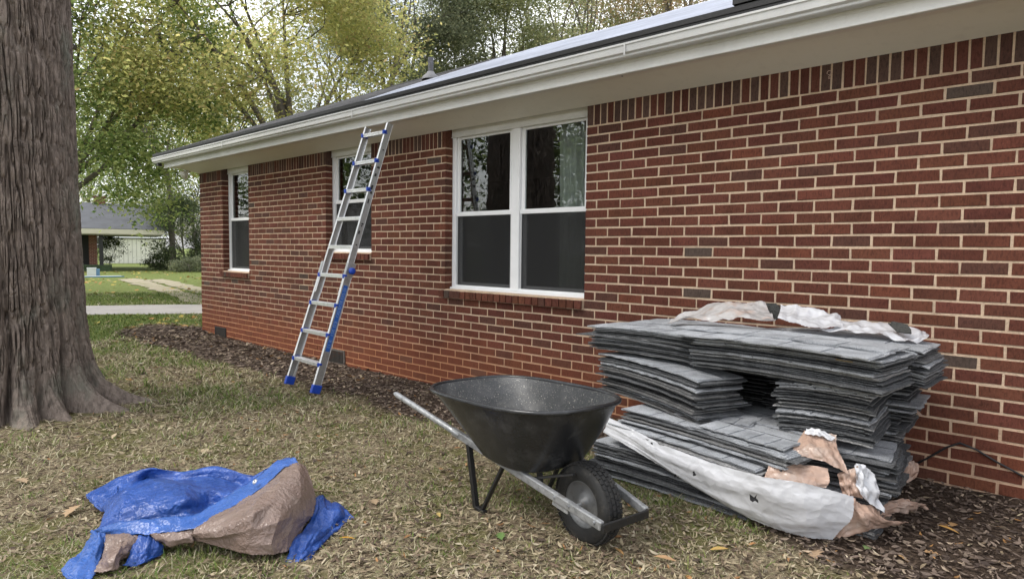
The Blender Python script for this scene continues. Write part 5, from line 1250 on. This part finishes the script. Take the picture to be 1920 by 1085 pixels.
litter('mulch', 'dark brown leaf mulch along the foot of the wall', 85000, 2.2, 13.5, 1.0, 22, .020, .060, (.18, .45), DKB, lambda x, y, r: (r.random(len(x)) < bedmask(x, y)) & (y < .02), .22, .012)
litter('fallen_leaves', 'yellow leaves scattered over the far lawn', 9000, 9, 45, 1.3, 23, .05, .09, (.5, .9), YLW, lambda x, y, r: (x < -8.6) & ((r.random(len(x)) < .12) | (fbm(x * .4, y * .4, 81, 2) > .55)) & (~onroad(x, y) | (r.random(len(x)) < .05)), .1, .01)
# single large leaves
def leaf_shape(kind, s, r):
    if kind == 'lance': pr = [(0, 0), (.25, .11), (.5, .15), (.75, .10), (1, 0)]
    else: pr = [(0, .02), (.15, .10), (.22, .26), (.34, .14), (.46, .36), (.58, .17), (.70, .30), (.82, .12), (1, 0)]
    V = []; 
    for t, w_ in pr: V += [(t * s, -w_ * s, .05 * s * math.sin(3 * t) + abs(w_) * .2 * s), (t * s, 0, .03 * s * math.sin(3 * t)), (t * s, w_ * s * .9, .05 * s * math.sin(3 * t) + abs(w_) * .26 * s)]
    Q = [(3 * i + j, 3 * i + j + 1, 3 * i + 4 + j, 3 * i + 3 + j) for i in range(len(pr) - 1) for j in range(2)]
    return np.array(V), Q
BIG = [(633, 1008 + 0, 'lance', .09, (.50, .27, .04)), (938, 997, 'oak', .08, (.12, .2, .06)), (122, 968, 'oak', .14, (.40, .28, .17)), (1530, 1048, 'oak', .13, (.36, .25, .16)), (370, 845, 'oak', .13, (.42, .33, .22)), (1270, 1052, 'lance', .11, (.42, .26, .14)),
       (1330, 1030, 'lance', .10, (.45, .30, .10)), (1800, 1000, 'lance', .10, (.46, .26, .08)), (1790, 980, 'oak', .07, (.40, .24, .11)), (1765, 1040, 'oak', .08, (.36, .22, .11)), (1630, 1025, 'oak', .06, (.14, .2, .08)), (210, 822, 'lance', .12, (.5, .40, .27)),
       (250, 682, 'lance', .16, (.62, .58, .48)), (235, 710, 'lance', .12, (.45, .24, .08)), (1680, 1037, 'lance', .08, (.40, .25, .12)), (820, 960, 'lance', .08, (.46, .34, .12)), (1170, 1040, 'lance', .09, (.38, .22, .09)), (700, 935, 'oak', .09, (.33, .24, .15)), (50, 905, 'oak', .11, (.38, .28, .18)), (560, 770, 'oak', .10, (.38, .29, .19))]
WHERE = ['yellow leaf below the wheelbarrow leg', 'small green leaf right of the wheelbarrow leg', 'large dry tan leaf left of the tarp', 'large curled brown leaf at the lower right near the film', 'large pale leaf behind the tarp', 'brown lance shaped leaf below the wheelbarrow wheel', 'yellowish leaf below the white film strip', 'orange leaf on the mulch at the right', 'orange brown leaf on the mulch behind the orange one', 'brown leaf on the mulch near the lower right', 'small green leaf at the edge of the mulch by the film', 'pale lance shaped leaf at the foot of the big trunk', 'whitish scrap like leaf on the grass right of the trunk', 'orange leaf by the surface root of the trunk', 'brown leaf on the mulch below the tan film', 'yellowish leaf left of the wheelbarrow leg', 'brown leaf right of the wheelbarrow wheel at the bottom', 'brown leaf between tarp and wheelbarrow', 'tan leaf at the left edge below the trunk', 'tan leaf on the lawn below the ladder']
for (px_, py_, kd, s, c), lb in zip(BIG, WHERE):
    r = np.random.default_rng(px_); V, Q = leaf_shape(kd, s, r)
    P = PZ(px_, py_, -.03)
    for _ in range(3): P = PZ(px_, py_, float(groundz(P[0], P[1])) + .014)
    me = np_mesh('fallen_leaf', V, Q, litter_m, cols=np.tile(np.array(c), (len(V), 1)), smooth=True)
    o = obj('fallen_leaf', me, None, tuple(P)); o.rotation_euler = (r.normal(0, .15), r.normal(0, .15), r.uniform(0, 6.28)); tag(o, lb, 'leaf', 'single fallen leaves')
